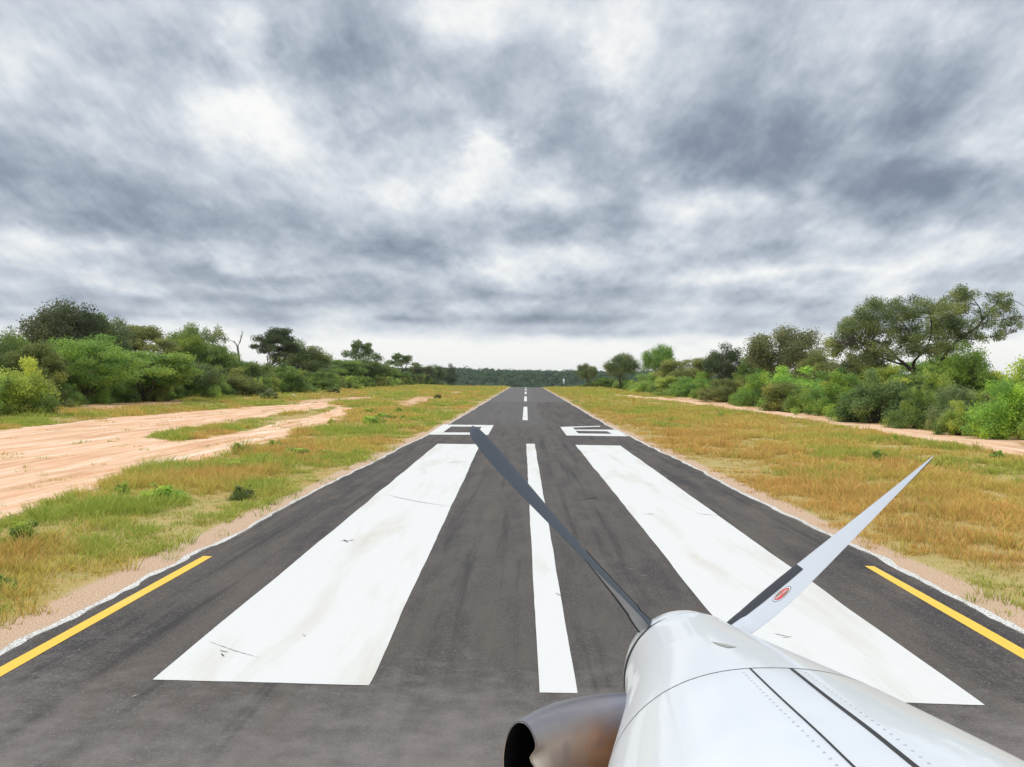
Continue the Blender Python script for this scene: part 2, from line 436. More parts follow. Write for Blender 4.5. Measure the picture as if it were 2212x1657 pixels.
# scattered bare spots
d_ = np.maximum(d_, .55 * ss(fbm(X * .16, Y * .07, 21), .60, .72))
fattr(me, 'dirt', d_.ravel())
gl = np.where(X < 0, XL - X, X - XR)
gw = .34 + .42 * fbm(X * .1, Y * .15, 33)
fattr(me, 'gravel', (1 - ss(gl, gw * .6, gw * 1.7)).ravel())
fattr(me, 'wood', ss(Y, 420, 520).ravel())
tag(link('ground', me, M_GROUND), kind='structure')

# dirt areas as their own sheets, ragged outlines
def ragged(poly, step, amp, seed):
    out = []
    n = len(poly)
    for i in range(n):
        a = poly[i]; b = poly[(i + 1) % n]; L = np.linalg.norm(b - a); k = max(1, int(L / step))
        d = (b - a) / (L + 1e-9); nn = np.array([-d[1], d[0]])
        for j in range(k):
            p = a + (b - a) * j / k
            sc = amp * (.5 + p[1] / 60)
            off = (fbm(p[0] * 1.3 + seed, p[1] * .5, seed, 4) - .5) * 2 * sc
            out.append(p + nn * off)
    return np.array(out)

def sheet(name, poly, mat, dz, parent=None, step=.5, amp=0.0, seed=1, cell=None):
    """closed outline filled and laid on the ground"""
    if step: poly = ragged(np.asarray(poly), step, amp, seed)
    from mathutils.geometry import tessellate_polygon
    vs = [Vector((p[0], p[1], 0)) for p in poly]
    tris = tessellate_polygon([vs])
    z = ground_z(poly[:, 0], poly[:, 1]) + dz
    me = mesh_np(name, np.column_stack([poly, z]), [list(t_) for t_ in tris])
    # make faces look up
    me.calc_loop_triangles() if hasattr(me, 'calc_loop_triangles') else None
    for p_ in me.polygons:
        if p_.normal.z < 0: p_.flip()
    return link(name, me, mat, parent)

def grid_sheet(name, poly, mat, dz, cell, amp, seed, hole=None, kind='structure'):
    """follows uneven ground: cells of a fine grid clipped by a ragged outline"""
    import bmesh
    poly = np.asarray(poly); x0, y0 = poly.min(0) - 1; x1, y1 = poly.max(0) + 1
    yl = [y0]
    while yl[-1] < y1: yl.append(yl[-1] + cell * max(1, yl[-1] / 22))
    xl = np.arange(x0, x1, cell * .8); yl = np.array(yl)
    GX, GY = np.meshgrid(xl, yl)
    jx = (fbm(GX * 1.7, GY * .8, seed) - .5) * cell * .7
    CX = .25 * (GX[:-1, :-1] + GX[1:, :-1] + GX[:-1, 1:] + GX[1:, 1:]); CY = .25 * (GY[:-1, :-1] + GY[1:, :-1] + GY[:-1, 1:] + GY[1:, 1:])
    m = softpoly(CX, CY, poly, amp) > .5
    if hole is not None: m &= ~(softpoly(CX, CY, hole, amp * .5) > .5)
    ii = np.arange(GX.size).reshape(GX.shape)
    Fq = np.stack([ii[:-1, :-1], ii[:-1, 1:], ii[1:, 1:], ii[1:, :-1]], -1)[m]
    GX = GX + jx
    Z_ = ground_z(GX, GY) + dz
    used, inv = np.unique(Fq, return_inverse=True)
    Vv = np.stack([GX, GY, Z_], -1).reshape(-1, 3)[used]
    me = mesh_np(name, Vv, inv.reshape(-1, 4), True)
    return link(name, me, mat)

tag(grid_sheet('dirt_road', W_DIRT, M_SAND, .012, .16, .9, 5, W_MED), kind='structure')
tag(grid_sheet('dirt_track', W_TRACK, M_SAND, .012, .14, .35, 7), kind='structure')

# ------------------------------------------------------------------ runway
ry = np.concatenate([np.linspace(-40, 0, 6, endpoint=False), np.arange(0, 60, .25), np.geomspace(60, 640, 130)])
cols = np.array([0, .12, .3, .6, 1.5, 3.0, 5.0])
def edge_x(side, y):
    base = XL if side < 0 else XR
    wob = (fbm(np.asarray(y) * .9, y * 0 + 3 * side, 71, 5) - .5) * .16 + (fbm(np.asarray(y) * .12, y * 0 + 9 * side, 75, 2) - .5) * .22
    return base + wob
eL = edge_x(-1, ry); eR = edge_x(1, ry)
ROWS = []; ED = []
fr = np.array([0, .015, .03, .06, .2, .5, .8, .94, .97, .985, 1.0])
for a, bb, y in zip(eL, eR, ry):
    xx = a + (bb - a) * fr
    ROWS.append(np.stack([xx, np.full_like(xx, y), np.full_like(xx, float(ground_z(0, y)) + .004)], -1))
    ED.append(1 - ss(np.minimum(xx - a, bb - xx), .0, .22))
ROWS = np.array(ROWS); n0, n1 = ROWS.shape[:2]
ii = np.arange(n0 * n1).reshape(n0, n1)
me = mesh_np('runway', ROWS.reshape(-1, 3), np.stack([ii[:-1, :-1], ii[:-1, 1:], ii[1:, 1:], ii[1:, :-1]], -1).reshape(-1, 4), True)
fattr(me, 'edge', np.array(ED).ravel())
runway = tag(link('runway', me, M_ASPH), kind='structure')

def strip(name, xf0, xf1, y0, y1, mat, dz, step=.2):
    yy = [y0]
    while yy[-1] < y1: yy.append(yy[-1] + max(step, yy[-1] * .012))
    yy = np.array(yy); yy[-1] = y1
    a = xf0(yy); b_ = xf1(yy); z = ground_z(0 * yy, yy) + dz
    Vv = np.concatenate([np.stack([a, yy, z], -1), np.stack([b_, yy, z], -1)]); n = len(yy)
    i = np.arange(n - 1); Fq = np.stack([i, i + n, i + n + 1, i + 1], -1)
    return link(name, mesh_np(name, Vv, Fq), mat, runway)

wob = lambda y, s, a: (fbm(y * 3.0, y * 0 + s, 90 + int(s), 4) - .5) * a
for sgn in (-1, 1):
    if sgn < 0:
        f0 = lambda y: edge_x(-1, y) - .05 + wob(y, 1, .09); f1 = lambda y: edge_x(-1, y) + .045 + wob(y, 2, .13)
    else:
        f0 = lambda y: edge_x(1, y) - .045 + wob(y, 3, .10); f1 = lambda y: edge_x(1, y) + .075 + wob(y, 4, .11)
    strip('edge_line', f0, f1, 3, 400, M_EDGE, .009)

def mark(name, px, mat, amp=.03, step=.12, parent=runway, dz=.009):
    poly = np.array([gpix(*q)[:2] for q in px]); 
    poly = ragged(poly, step, amp, 11) if amp else poly
    return sheet(name, poly, mat, dz, parent, step=None)

mark('threshold_stripe', [(945, 959), (1037, 960), (797, 1482), (329, 1470)], M_WHITE)
mark('threshold_stripe', [(1243, 961.5), (1340, 963), (2127, 1525), (1683, 1511)], M_WHITE)
mark('centre_line', [(1137, 959), (1155, 959), (1247, 1499), (1165, 1498)], M_WHITE, .018, .05)
mark('yellow_line', [(439, 1202), (459, 1203), (0, 1464), (-350, 1662), (-400, 1662), (0, 1443)], M_YEL, .015)
mark('yellow_line', [(1868, 1223.6), (1887.5, 1224.2), (2123.5, 1355), (2600, 1619), (2500, 1596), (2123.5, 1374)], M_YEL, .015)

M_TAR = simple('crack_tar', (.03, .028, .027), .8); M_SCUFF = simple('pale_scuff', (.42, .36, .29), .9)
def crack(name, px, wdt, mat, seed):
    P_ = np.array([gpix(*q)[:2] for q in px]); r = np.random.default_rng(seed); out = []
    for a, b_ in zip(P_[:-1], P_[1:]):
        k = max(2, int(np.linalg.norm(b_ - a) / .05))
        for j in range(k): out.append(a + (b_ - a) * j / k)
    out.append(P_[-1]); out = np.array(out); n = len(out)
    out[:, 1] += np.cumsum(r.normal(0, .006, n)) ; d = out[-1] - out[0]; d /= np.linalg.norm(d); nn = np.array([-d[1], d[0]])
    w_ = wdt * r.uniform(.25, 1.3, n) * (1 - .7 * np.abs(np.linspace(-1, 1, n))**3)
    z = ground_z(out[:, 0], out[:, 1]) * 0 + .0135
    Vv = np.concatenate([np.column_stack([out + nn * w_[:, None], z]), np.column_stack([out - nn * w_[:, None], z])]); i = np.arange(n - 1)
    me = mesh_np(name, Vv, np.stack([i, i + n, i + n + 1, i + 1], -1))
    for p_ in me.polygons:
        if p_.normal.z < 0: p_.flip()
    return link(name, me, mat, runway)
for k, (pp, wd_, m_) in enumerate([
    ([(832, 1069), (880, 1080), (930, 1089), (975, 1096)], .010, M_TAR), ([(735, 1170), (748, 1170), (765, 1168)], .022, M_TAR), ([(742, 1167), (752, 1173)], .02, M_TAR),
    ([(475, 1408), (492, 1411)], .018, M_TAR), ([(478, 1413), (484, 1421)], .010, M_TAR), ([(655, 1373), (661, 1376)], .012, M_TAR),
    ([(1355, 1112), (1375, 1112)], .010, M_TAR), ([(1392, 1111), (1412, 1112)], .022, M_TAR), ([(990, 1104), (1015, 1105)], .03, M_TAR),
    ([(1258, 1080), (1290, 1075)], .04, M_TAR), ([(965, 1000), (1010, 998)], .03, M_TAR), ([(1500, 1110), (1560, 1116)], .01, M_TAR),
    ([(1055, 1060), (1080, 1058)], .012, M_SCUFF), ([(1120, 1058), (1140, 1060)], .012, M_SCUFF), ([(1265, 1222), (1300, 1226)], .010, M_SCUFF), ([(1350, 1228), (1370, 1231)], .010, M_SCUFF),
    ([(1375, 1245), (1400, 1245)], .006, M_SCUFF), ([(1290, 1215), (1310, 1213)], .008, M_SCUFF), ([(285, 1508), (297, 1503)], .008, M_SCUFF), ([(72, 1468), (82, 1463)], .012, M_TAR), ([(68, 1460), (80, 1456)], .006, M_SCUFF),
    ([(940, 976), (975, 977)], .012, M_TAR), ([(890, 948), (940, 952)], .03, M_TAR), ([(1035, 880), (1060, 879)], .05, M_TAR), ([(450, 1388), (520, 1412), (560, 1424)], .004, M_TAR),
    ([(1200, 1283), (1215, 1290)], .006, M_TAR), ([(1672, 1370), (1700, 1376)], .008, M_TAR), ([(1690, 1380), (1712, 1378)], .006, M_TAR), ([(2090, 1330), (2110, 1335)], .012, M_TAR)]):
    crack('surface_crack' if m_ is M_TAR else 'scuff_mark', pp, wd_, m_, k)

def zr(X, Y): return ((1000 + X / 3.687) * .8848, (1000 + Y / 3.687) * .8848)
def quads(name, Q):
    Vv = []; Fq = []
    for q in Q:
        k = len(Vv)
        for p in q:
            g = gpix(*zr(*p)); Vv.append((g[0], g[1], float(ground_z(0, g[1])) + .009))
        Fq.append([k, k + 1, k + 2, k + 3])
    me = mesh_np(name, np.array(Vv), Fq)
    for p_ in me.polygons:
        if p_.normal.z < 0: p_.flip()
    return link(name, me, M_WHITE, runway)
def ring(o, i): return [(o[k], o[(k + 1) % 4], i[(k + 1) % 4], i[k]) for k in range(4)]
z0 = quads('runway_number', ring([(300, 136), (757, 141), (708, 229), (160, 226)], [(375, 153), (650, 156), (612, 208), (300, 207)]))
z0['label'] = 'white painted digit 0'
z6 = quads('runway_number', ring([(1373, 181), (1868, 182), (1965, 242), (1412, 234)], [(1493, 192), (1778, 196), (1822, 220), (1520, 216)]) +
           [((1357, 157), (1458, 154), (1488, 181), (1373, 181)), ((1458, 154), (1715, 147), (1712, 155), (1463, 163))])
z6['label'] = 'white painted digit 6'
# centre dashes
for (ya, yb, cx, wd) in ((909, 877.3, (1136.5, 1130.7), (13.5, 8)),):
    pass
c_off = float(gpix(1134.5, 905)[0])
for k in range(5):
    ya = float(gpix(1134, 908)[1]) + 59 * k; yb = ya + 34
    strip('centre_dash', lambda y: y * 0 + c_off - .21, lambda y: y * 0 + c_off + .21, ya, yb, M_WHITE, .012, .5)

# ------------------------------------------------------------------ grass
rng = np.random.default_rng(7)
def make_grass(side):
    bands = [(5, 16, 46, 1.0), (16, 30, 34, 1.15), (30, 60, 15, 1.7), (60, 120, 4.6, 2.6), (120, 235, 1.1, 4.2), (235, 370, .5, 6.0)]
    PX = []; SC = []
    for (a, b, den, sc) in bands:
        xmax = min(48.0, .62 * b + 6) if side < 0 else min(34.0, .62 * b + 6)
        x0, x1 = (XL - xmax + 5, XL - .1) if side < 0 else (XR + .1, XR + xmax - 5)
        n = int((b - a) * abs(x1 - x0) * den)
        x = rng.uniform(min(x0, x1), max(x0, x1), n); y = rng.uniform(a, b, n)
        vis = (np.abs(x) < .62 * y + 5)
        x, y = x[vis], y[vis]
        PX.append(np.stack([x, y], -1)); SC.append(np.full(len(x), sc) * rng.uniform(.85, 1.15, len(x)))
    P_ = np.concatenate(PX); S_ = np.concatenate(SC); x, y = P_.T
    g = np.where(x < 0, XL - x, x - XR)
    mfield = fbm(x * .55, y * .4, 5); m2 = fbm(x * .12, y * .06, 15)
    mfield = .6 * mfield + .4 * fbm(x * 1.6, y * 1.2, 55, 3)
    keep = np.ones(len(x)) * (.22 + 1.4 * ss(mfield, .38, .6))
    keep *= .04 + .96 * ss(g, .04 + .35 * fbm(x * .5, y * .5, 44), .70 + .7 * fbm(x * .5, y * .5, 41))
    dirt = np.maximum(softpoly(x, y, W_DIRT, 1.0) * (1 - softpoly(x, y, W_MED, .8)), softpoly(x, y, W_TRACK, .4))
    for pl in W_PATCH: dirt = np.maximum(dirt, .93 * softpoly(x, y, pl, 1.0))
    dirt = np.maximum(dirt, .85 * softpoly(x, y, W_RED, .8))
    keep *= 1 - .985 * dirt
    k = rng.random(len(x)) < keep
    x, y, S_, mfield, m2, g, dirt = x[k], y[k], S_[k], mfield[k], m2[k], g[k], dirt[k]
    n = len(x); NB = 16
    hgt = (.085 + .235 * ss(mfield, .38, .66)) * (.55 + .45 * ss(g, .6, 3.0)) * (1 - .6 * dirt) * rng.uniform(.75, 1.25, n)
    if side > 0: hgt = hgt * (1 - .65 * np.clip(1.4 * softpoly(x, y, W_TRACK, 5.0), 0, 1))
    # greener or drier by field
    gf = fbm(x * .30 + 40, y * .16, 61, 4)
    gf = gf + .35 * (fbm(x * 1.1, y * .8, 67, 3) - .5)
    green = ss(gf, .40, .60) if side < 0 else ss(gf, .50, .66)
    green = np.clip(green * .9 + (.12 if side < 0 else -.02), 0, 1)
    if side > 0: green = np.clip(green + .5 * ss(y, 50, 110) - .1, 0, 1)
    cg = np.array([.34, .42, .075]); cy = np.array([.76, .62, .16]); co = np.array([.88, .44, .17]); cb = np.array([.07, .12, .04])
    B = np.repeat(np.arange(n), NB); nb = len(B)
    ang = rng.uniform(0, 2 * PI, nb); lean = rng.uniform(.15, 1.15, nb)
    rad = np.sqrt(rng.random(nb)) * .14 * S_[B]
    bx = x[B] + np.cos(ang) * rad; by = y[B] + np.sin(ang) * rad
    bz = ground_z(bx, by) - .01
    h = hgt[B] * rng.uniform(.5, 1.15, nb) * (1 + .12 * (S_[B] - 1))
    tall = (rng.random(n) < .05)
    h = h * (1 + .9 * tall[B])
    wd = .0050 * S_[B] * rng.uniform(.7, 1.4, nb) * (1 + .2 * (S_[B] > 1.5))
    la = ang + rng.normal(0, .5, nb)
    dirx, diry = np.cos(la) * lean, np.sin(la) * lean
    wa = rng.uniform(0, PI, nb); wxv, wyv = np.cos(wa) * wd, np.sin(wa) * wd
    base = np.stack([bx, by, bz], -1); W_ = np.stack([wxv, wyv, 0 * wd], -1)
    mid = base + np.stack([dirx * h * .35, diry * h * .35, h * .6], -1)
    tip = base + np.stack([dirx * h * 1.0, diry * h * 1.0, h * 1.0], -1)
    Vv = np.stack([base - W_ * .7, base + W_ * .7, mid - W_, mid + W_, tip], 1)
    Fc = np.arange(nb)[:, None] * 5
    T = np.concatenate([Fc + np.array([[0, 1, 3]]), Fc + np.array([[0, 3, 2]]), Fc + np.array([[2, 3, 4]])], 0)
    me = mesh_np('grass', Vv.reshape(-1, 3), T)
    u = rng.random(nb)
    dry = np.clip(1 - green[B] + rng.normal(0, .20, nb), 0, 1)
    yf = np.clip(.5 + 2.2 * (fbm(x * .45, y * .3, 73, 3) - .5), .12, .88)
    if side > 0: yf = np.clip(yf * ss(g, 0, 9) + .12, .1, .9)
    yel = rng.random(nb) < yf[B]
    stem = cg[None] * (1 - dry[:, None]) + (cy * .75)[None] * dry[:, None]
    red = (fbm(x * .7, y * .5, 83, 3) > .56)[B] & (rng.random(nb) < .55)
    tipc = np.where(yel[:, None], cy[None], np.where(red[:, None], np.array([[.60, .25, .12]]), co[None])) * dry[:, None] + (cg * 1.25)[None] * (1 - dry[:, None])
    br = rng.uniform(.7, 1.3, nb)[:, None]
    colr = np.stack([stem * .7, stem * .7, (stem + tipc) * .5, (stem + tipc) * .5, tipc], 1) * br[:, None]
    a = me.attributes.new('gcol', 'FLOAT_COLOR', 'POINT')
    a.data.foreach_set('color', np.concatenate([colr, np.ones(colr.shape[:2] + (1,))], -1).astype(np.float32).ravel())
    o = link('grass', me, M_GRASS)
    print('grass', side, nb)
    return o
tag(make_grass(-1), 'yellow green tufted grass on the verge left of the runway', 'grass', kind='stuff')
tag(make_grass(1), 'dry orange and green grass on the verge right of the runway', 'grass', kind='stuff')

# ------------------------------------------------------------------ plants
def tube(pts, radii, sides=6):
    pts = np.asarray(pts, float); n = len(pts); Vv = []
    for i in range(n):
        d = pts[min(i + 1, n - 1)] - pts[max(i - 1, 0)]; d /= (np.linalg.norm(d) + 1e-9)
        u = np.cross(d, [0, 0, 1.0] if abs(d[2]) < .9 else [1.0, 0, 0]); u /= np.linalg.norm(u); v = np.cross(d, u)
        for k in range(sides):
            a = 2 * PI * k / sides; Vv.append(pts[i] + radii[i] * (u * math.cos(a) + v * math.sin(a)))
    Fq = []
    for i in range(n - 1):
        for k in range(sides):
            Fq.append([i * sides + k, i * sides + (k + 1) % sides, (i + 1) * sides + (k + 1) % sides, (i + 1) * sides + k])
    return np.array(Vv), np.array(Fq)

class Acc:
    def __init__(s): s.V = []; s.F = []; s.n = 0
    def add(s, V_, F_): s.V.append(V_); s.F.append(F_ + s.n); s.n += len(V_)
    def mesh(s, name, smooth=True): return mesh_np(name, np.concatenate(s.V), np.concatenate(s.F), smooth)

def curve_pts(a, b, bend, r, n=5):
    a = np.array(a, float); b = np.array(b, float); L = np.linalg.norm(b - a)
    off = r.normal(0, 1, 3) * L * bend; off[2] = abs(off[2]) * .5
    out = []
    for k in range(n):
        u = k / (n - 1); out.append(a + (b - a) * u + off * math.sin(PI * u) + r.normal(0, 1, 3) * L * .012 * (0 < k < n - 1))
    return np.array(out)

def leaf_mesh(name, clumps, nleaf, size, r, up=.35, tintv=.30, twigs=.18):
    c = np.asarray(clumps, float)
    vol = (c[:, 3] * c[:, 4] * c[:, 5])**(2 / 3.); pr = vol / vol.sum()
    k = r.choice(len(c), nleaf, p=pr)
    d = r.normal(0, 1, (nleaf, 3)); d /= np.linalg.norm(d, axis=1)[:, None]
    rr = r.random(nleaf)**.42
    far = r.random(nleaf) < twigs
    rr = np.where(far, r.uniform(.95, 1.38, nleaf), rr)
    p = c[k, :3] + d * rr[:, None] * c[k, 3:6]
    p[:, 2] = np.maximum(p[:, 2], .03)
    nrm = d * .6 + r.normal(0, .75, (nleaf, 3)) + np.array([0, 0, up]); nrm /= np.linalg.norm(nrm, axis=1)[:, None]
    t = np.cross(nrm, r.normal(0, 1, (nleaf, 3))); t /= np.linalg.norm(t, axis=1)[:, None]
    b = np.cross(nrm, t)
    s = size * r.uniform(.6, 1.35, nleaf)[:, None]; s2 = s * r.uniform(.4, .75, nleaf)[:, None]
    Vv = np.stack([p - t * s, p - b * s2, p + t * s, p + b * s2], 1).reshape(-1, 3)
    me = mesh_np(name, Vv, np.arange(nleaf * 4).reshape(-1, 4))
    ct = r.normal(.5, tintv * .55, len(c))
    tint = np.clip(ct[k] + r.normal(0, tintv * .45, nleaf), 0, 1)
    fattr(me, 'tint', tint, 'FACE')
    return me

def tree_meshes(seed, h, wd, cb, ncl, cr, flat, nleaf, size, tr, shape='umbrella', nstem=1):
    r = np.random.default_rng(seed); A = Acc(); cl = []
    R = wd / 2
    for i in range(ncl):
        a = r.uniform(0, 2 * PI); q = math.sqrt(r.random())
        if shape == 'umbrella':
            top = h - (h * (1 - cb)) * .55 * q**2.2; z = top - abs(r.normal(0, .16)) * h * (1 - cb) - cr * flat
        else:
            th = math.sqrt(max(0, 1 - q * q)); zc_ = h * (cb + 1) / 2; hh = h * (1 - cb) / 2
            z = zc_ + hh * th * r.uniform(-.75, .92)
        q2 = q * (.82 + .30 * r.random()) * (1 + .18 * math.sin(3 * a + seed))
        cr_ = cr * r.uniform(.55, 1.3)
        cl.append((math.cos(a) * q2 * (R - cr * .5), math.sin(a) * q2 * (R - cr * .5), max(z, .3 * cr), cr_, cr_, cr_ * flat * r.uniform(.8, 1.25)))
    cl = np.array(cl)
    fork = h * (cb * .75 if shape == 'umbrella' else cb * .6 + .05)
    for s_ in range(nstem):
        a = r.uniform(0, 2 * PI); bx = np.array([math.cos(a), math.sin(a), 0]) * tr * (1.5 if nstem > 1 else 0)
        top = np.array([r.normal(0, .04) * h + bx[0] * 3, r.normal(0, .04) * h + bx[1] * 3, fork])
        pts = curve_pts(bx - np.array([0, 0, .2]), top, .05, r, 6)
        rad = np.linspace(tr * 1.15, tr * .78, 6); rad[0] *= 1.25
        A.add(*tube(pts, rad / (1 if nstem == 1 else 1.6), 8))
        nl = 5 if nstem == 1 else 2
        hubs = []
        for j in range(nl):
            aa = 2 * PI * (j + r.random() * .6) / nl; q = R * r.uniform(.30, .5)
            e = np.array([math.cos(aa) * q, math.sin(aa) * q, fork + (h - fork) * r.uniform(.30, .55)])
            pp = curve_pts(top, e, .12, r, 5); A.add(*tube(pp, np.linspace(tr * .6, tr * .32, 5), 6)); hubs.append(e)
        hubs = np.array(hubs + [top])
        sel = range(s_, ncl, nstem)
        for i in sel:
            c_ = cl[i, :3]; j = np.argmin(((hubs - c_)**2).sum(1) + (hubs[:, 2] > c_[2] + .3) * 4)
            pp = curve_pts(hubs[j], c_, .12, r, 4); A.add(*tube(pp, np.linspace(tr * .24, tr * .05, 4), 4))
            for _ in range(2):
                d = r.normal(0, 1, 3); d[2] = abs(d[2]) * .6; d /= np.linalg.norm(d)
                A.add(*tube(np.array([c_, c_ + d * cl[i, 3] * .95]), [tr * .06, tr * .02], 3))
    return A.mesh('trunk'), leaf_mesh('crown', cl, nleaf, size, r)

def bush_meshes(seed, h, wd, ncl, cr, nleaf, size):
    r = np.random.default_rng(seed); cl = []; A = Acc()
    for i in range(ncl):
        a = r.uniform(0, 2 * PI); q = math.sqrt(r.random()) * (1 + .22 * math.sin(2 * a + seed) + .12 * math.sin(5 * a + seed))
        zt = h * math.sqrt(max(.05, 1 - (q * .92)**2)) if q < 1 else h * .3
        z = zt * r.random()**.65
        z = max(z * (.85 + .3 * r.random()), cr * .5)
        k = cr * r.uniform(.5, 1.25)
        cl.append((math.cos(a) * q * (wd / 2 - cr * .4), math.sin(a) * q * (wd / 2 - cr * .4), z - k * .4 if z > k else z, k, k, k * .85))
        if i % 2 == 0:
            A.add(*tube(curve_pts((r.normal(0, .12), r.normal(0, .12), -.1), cl[-1][:3], .1, r, 4), [.05, .035, .02, .01], 4))
    return A.mesh('stem'), leaf_mesh('foliage', cl, nleaf, size, r, .45, .34, .22)

PR = {}
def proto(key, kind, h, wd, meshes): PR[key] = (kind, h, wd, meshes[0], meshes[1])
proto('um1', 'tree', 8.5, 8.5, tree_meshes(1, 8.5, 8.5, .42, 46, 1.0, .42, 21750, .098, .19))
proto('um2', 'tree', 8.5, 9.0, tree_meshes(2, 8.5, 9.0, .36, 52, .95, .45, 21750, .098, .2))
proto('um3', 'tree', 7.0, 7.0, tree_meshes(3, 7.0, 7.0, .45, 26, .85, .5, 5200, .12, .16))
proto('um4', 'tree', 8.5, 8.0, tree_meshes(9, 8.5, 8.0, .40, 60, 1.05, .8, 23200, .098, .2))
proto('rd4', 'tree', 7.5, 9.0, tree_meshes(19, 7.5, 9.0, .10, 85, .95, .5, 26000, .09, .16, 'round', 2))
proto('rd1', 'tree', 8.5, 7.5, tree_meshes(4, 8.5, 7.5, .28, 62, 1.0, .8, 24650, .098, .2, 'round'))
proto('rd2', 'tree', 8.5, 7.5, tree_meshes(5, 8.5, 7.5, .22, 58, 1.05, .75, 24650, .098, .2, 'round'))
proto('rd3', 'tree', 8.5, 7.0, tree_meshes(6, 8.5, 7.0, .30, 44, .85, .7, 8000, .11, .16, 'round'))
proto('lw1', 'tree', 6.0, 6.5, tree_meshes(7, 6.0, 6.5, .08, 60, .85, .6, 23000, .090, .1, 'round', 3))
proto('lw2', 'tree', 6.0, 7.0, tree_meshes(8, 6.0, 7.0, .06, 64, .85, .5, 23000, .090, .1, 'round', 3))
proto('bu1', 'bush', 3.6, 5.0, bush_meshes(11, 3.6, 5.0, 46, .62, 19000, .070))
proto('bu2', 'bush', 3.6, 5.2, bush_meshes(12, 3.6, 5.2, 60, .50, 19000, .066))
proto('bu3', 'bush', 3.6, 4.6, bush_meshes(13, 3.6, 4.6, 40, .66, 18000, .072))
proto('sm1', 'shrub', 1.0, 1.3, bush_meshes(14, 1.0, 1.3, 26, .2, 2600, .045))
proto('sm2', 'shrub', 1.0, 1.2, bush_meshes(15, 1.0, 1.2, 22, .2, 2400, .045))

COL = {'dark': (.170, .220, .075), 'ddark': (.130, .160, .070), 'olive': (.25, .285, .088), 'mid': (.215, .305, .075), 'green': (.25, .37, .080),
       'light': (.34, .45, .11), 'bright': (.33, .50, .095), 'yel': (.41, .50, .10), 'grey': (.25, .305, .13), 'brown': (.215, .235, .095), 'blue': (.18, .265, .095)}
PR_R = random.Random(4)
NAMES = {'um': 'umbrella_tree', 'rd': 'broadleaf_tree', 'lw': 'low_tree', 'bu': 'bush', 'sm': 'shrub'}
def plant(key, loc, h, wd, col, label, cat=None, group=None, rz=None):
    kind, h0, w0, m0, m1 = PR[key]
    root = empty(NAMES[key[:2]], loc, PR_R.uniform(0, 6.28) if rz is None else rz)
    sw = wd / w0; sh = h / h0; root.scale = (sw, sw, sh)
    n0, n1 = ('trunk', 'crown') if kind == 'tree' else ('stem', 'foliage')
    a = bpy.data.objects.new(n0, m0); b = bpy.data.objects.new(n1, m1)
    if not m0.materials: m0.materials.append(M_BARK)
    if not m1.materials: m1.materials.append(M_LEAF)
    C.objects.link(a); C.objects.link(b); a.parent = root; b.parent = root
    j = [PR_R.uniform(.93, 1.08) for _ in range(3)]; g = PR_R.uniform(.9, 1.12)
    cc = COL[col]; b.color = (cc[0] * g * j[0], cc[1] * g, cc[2] * g * j[2], 1)
    tag(root, label, cat or kind, group)
    return root

def plant_px(key, px, L, top, wpx, col, label, cat=None, group=None):
    """column px of the photo, lateral distance L (m) from the runway heading, top of the crown at row top"""
    d = ray(px, top); t = L / d[0]
    x, y = L, d[1] * t; z = float(ground_z(x, y))
    topz = CAMH + d[2] * t
    return plant(key, (x, y, z), max(topz - z, .4), wpx * y / FPX, col, label, cat, group)

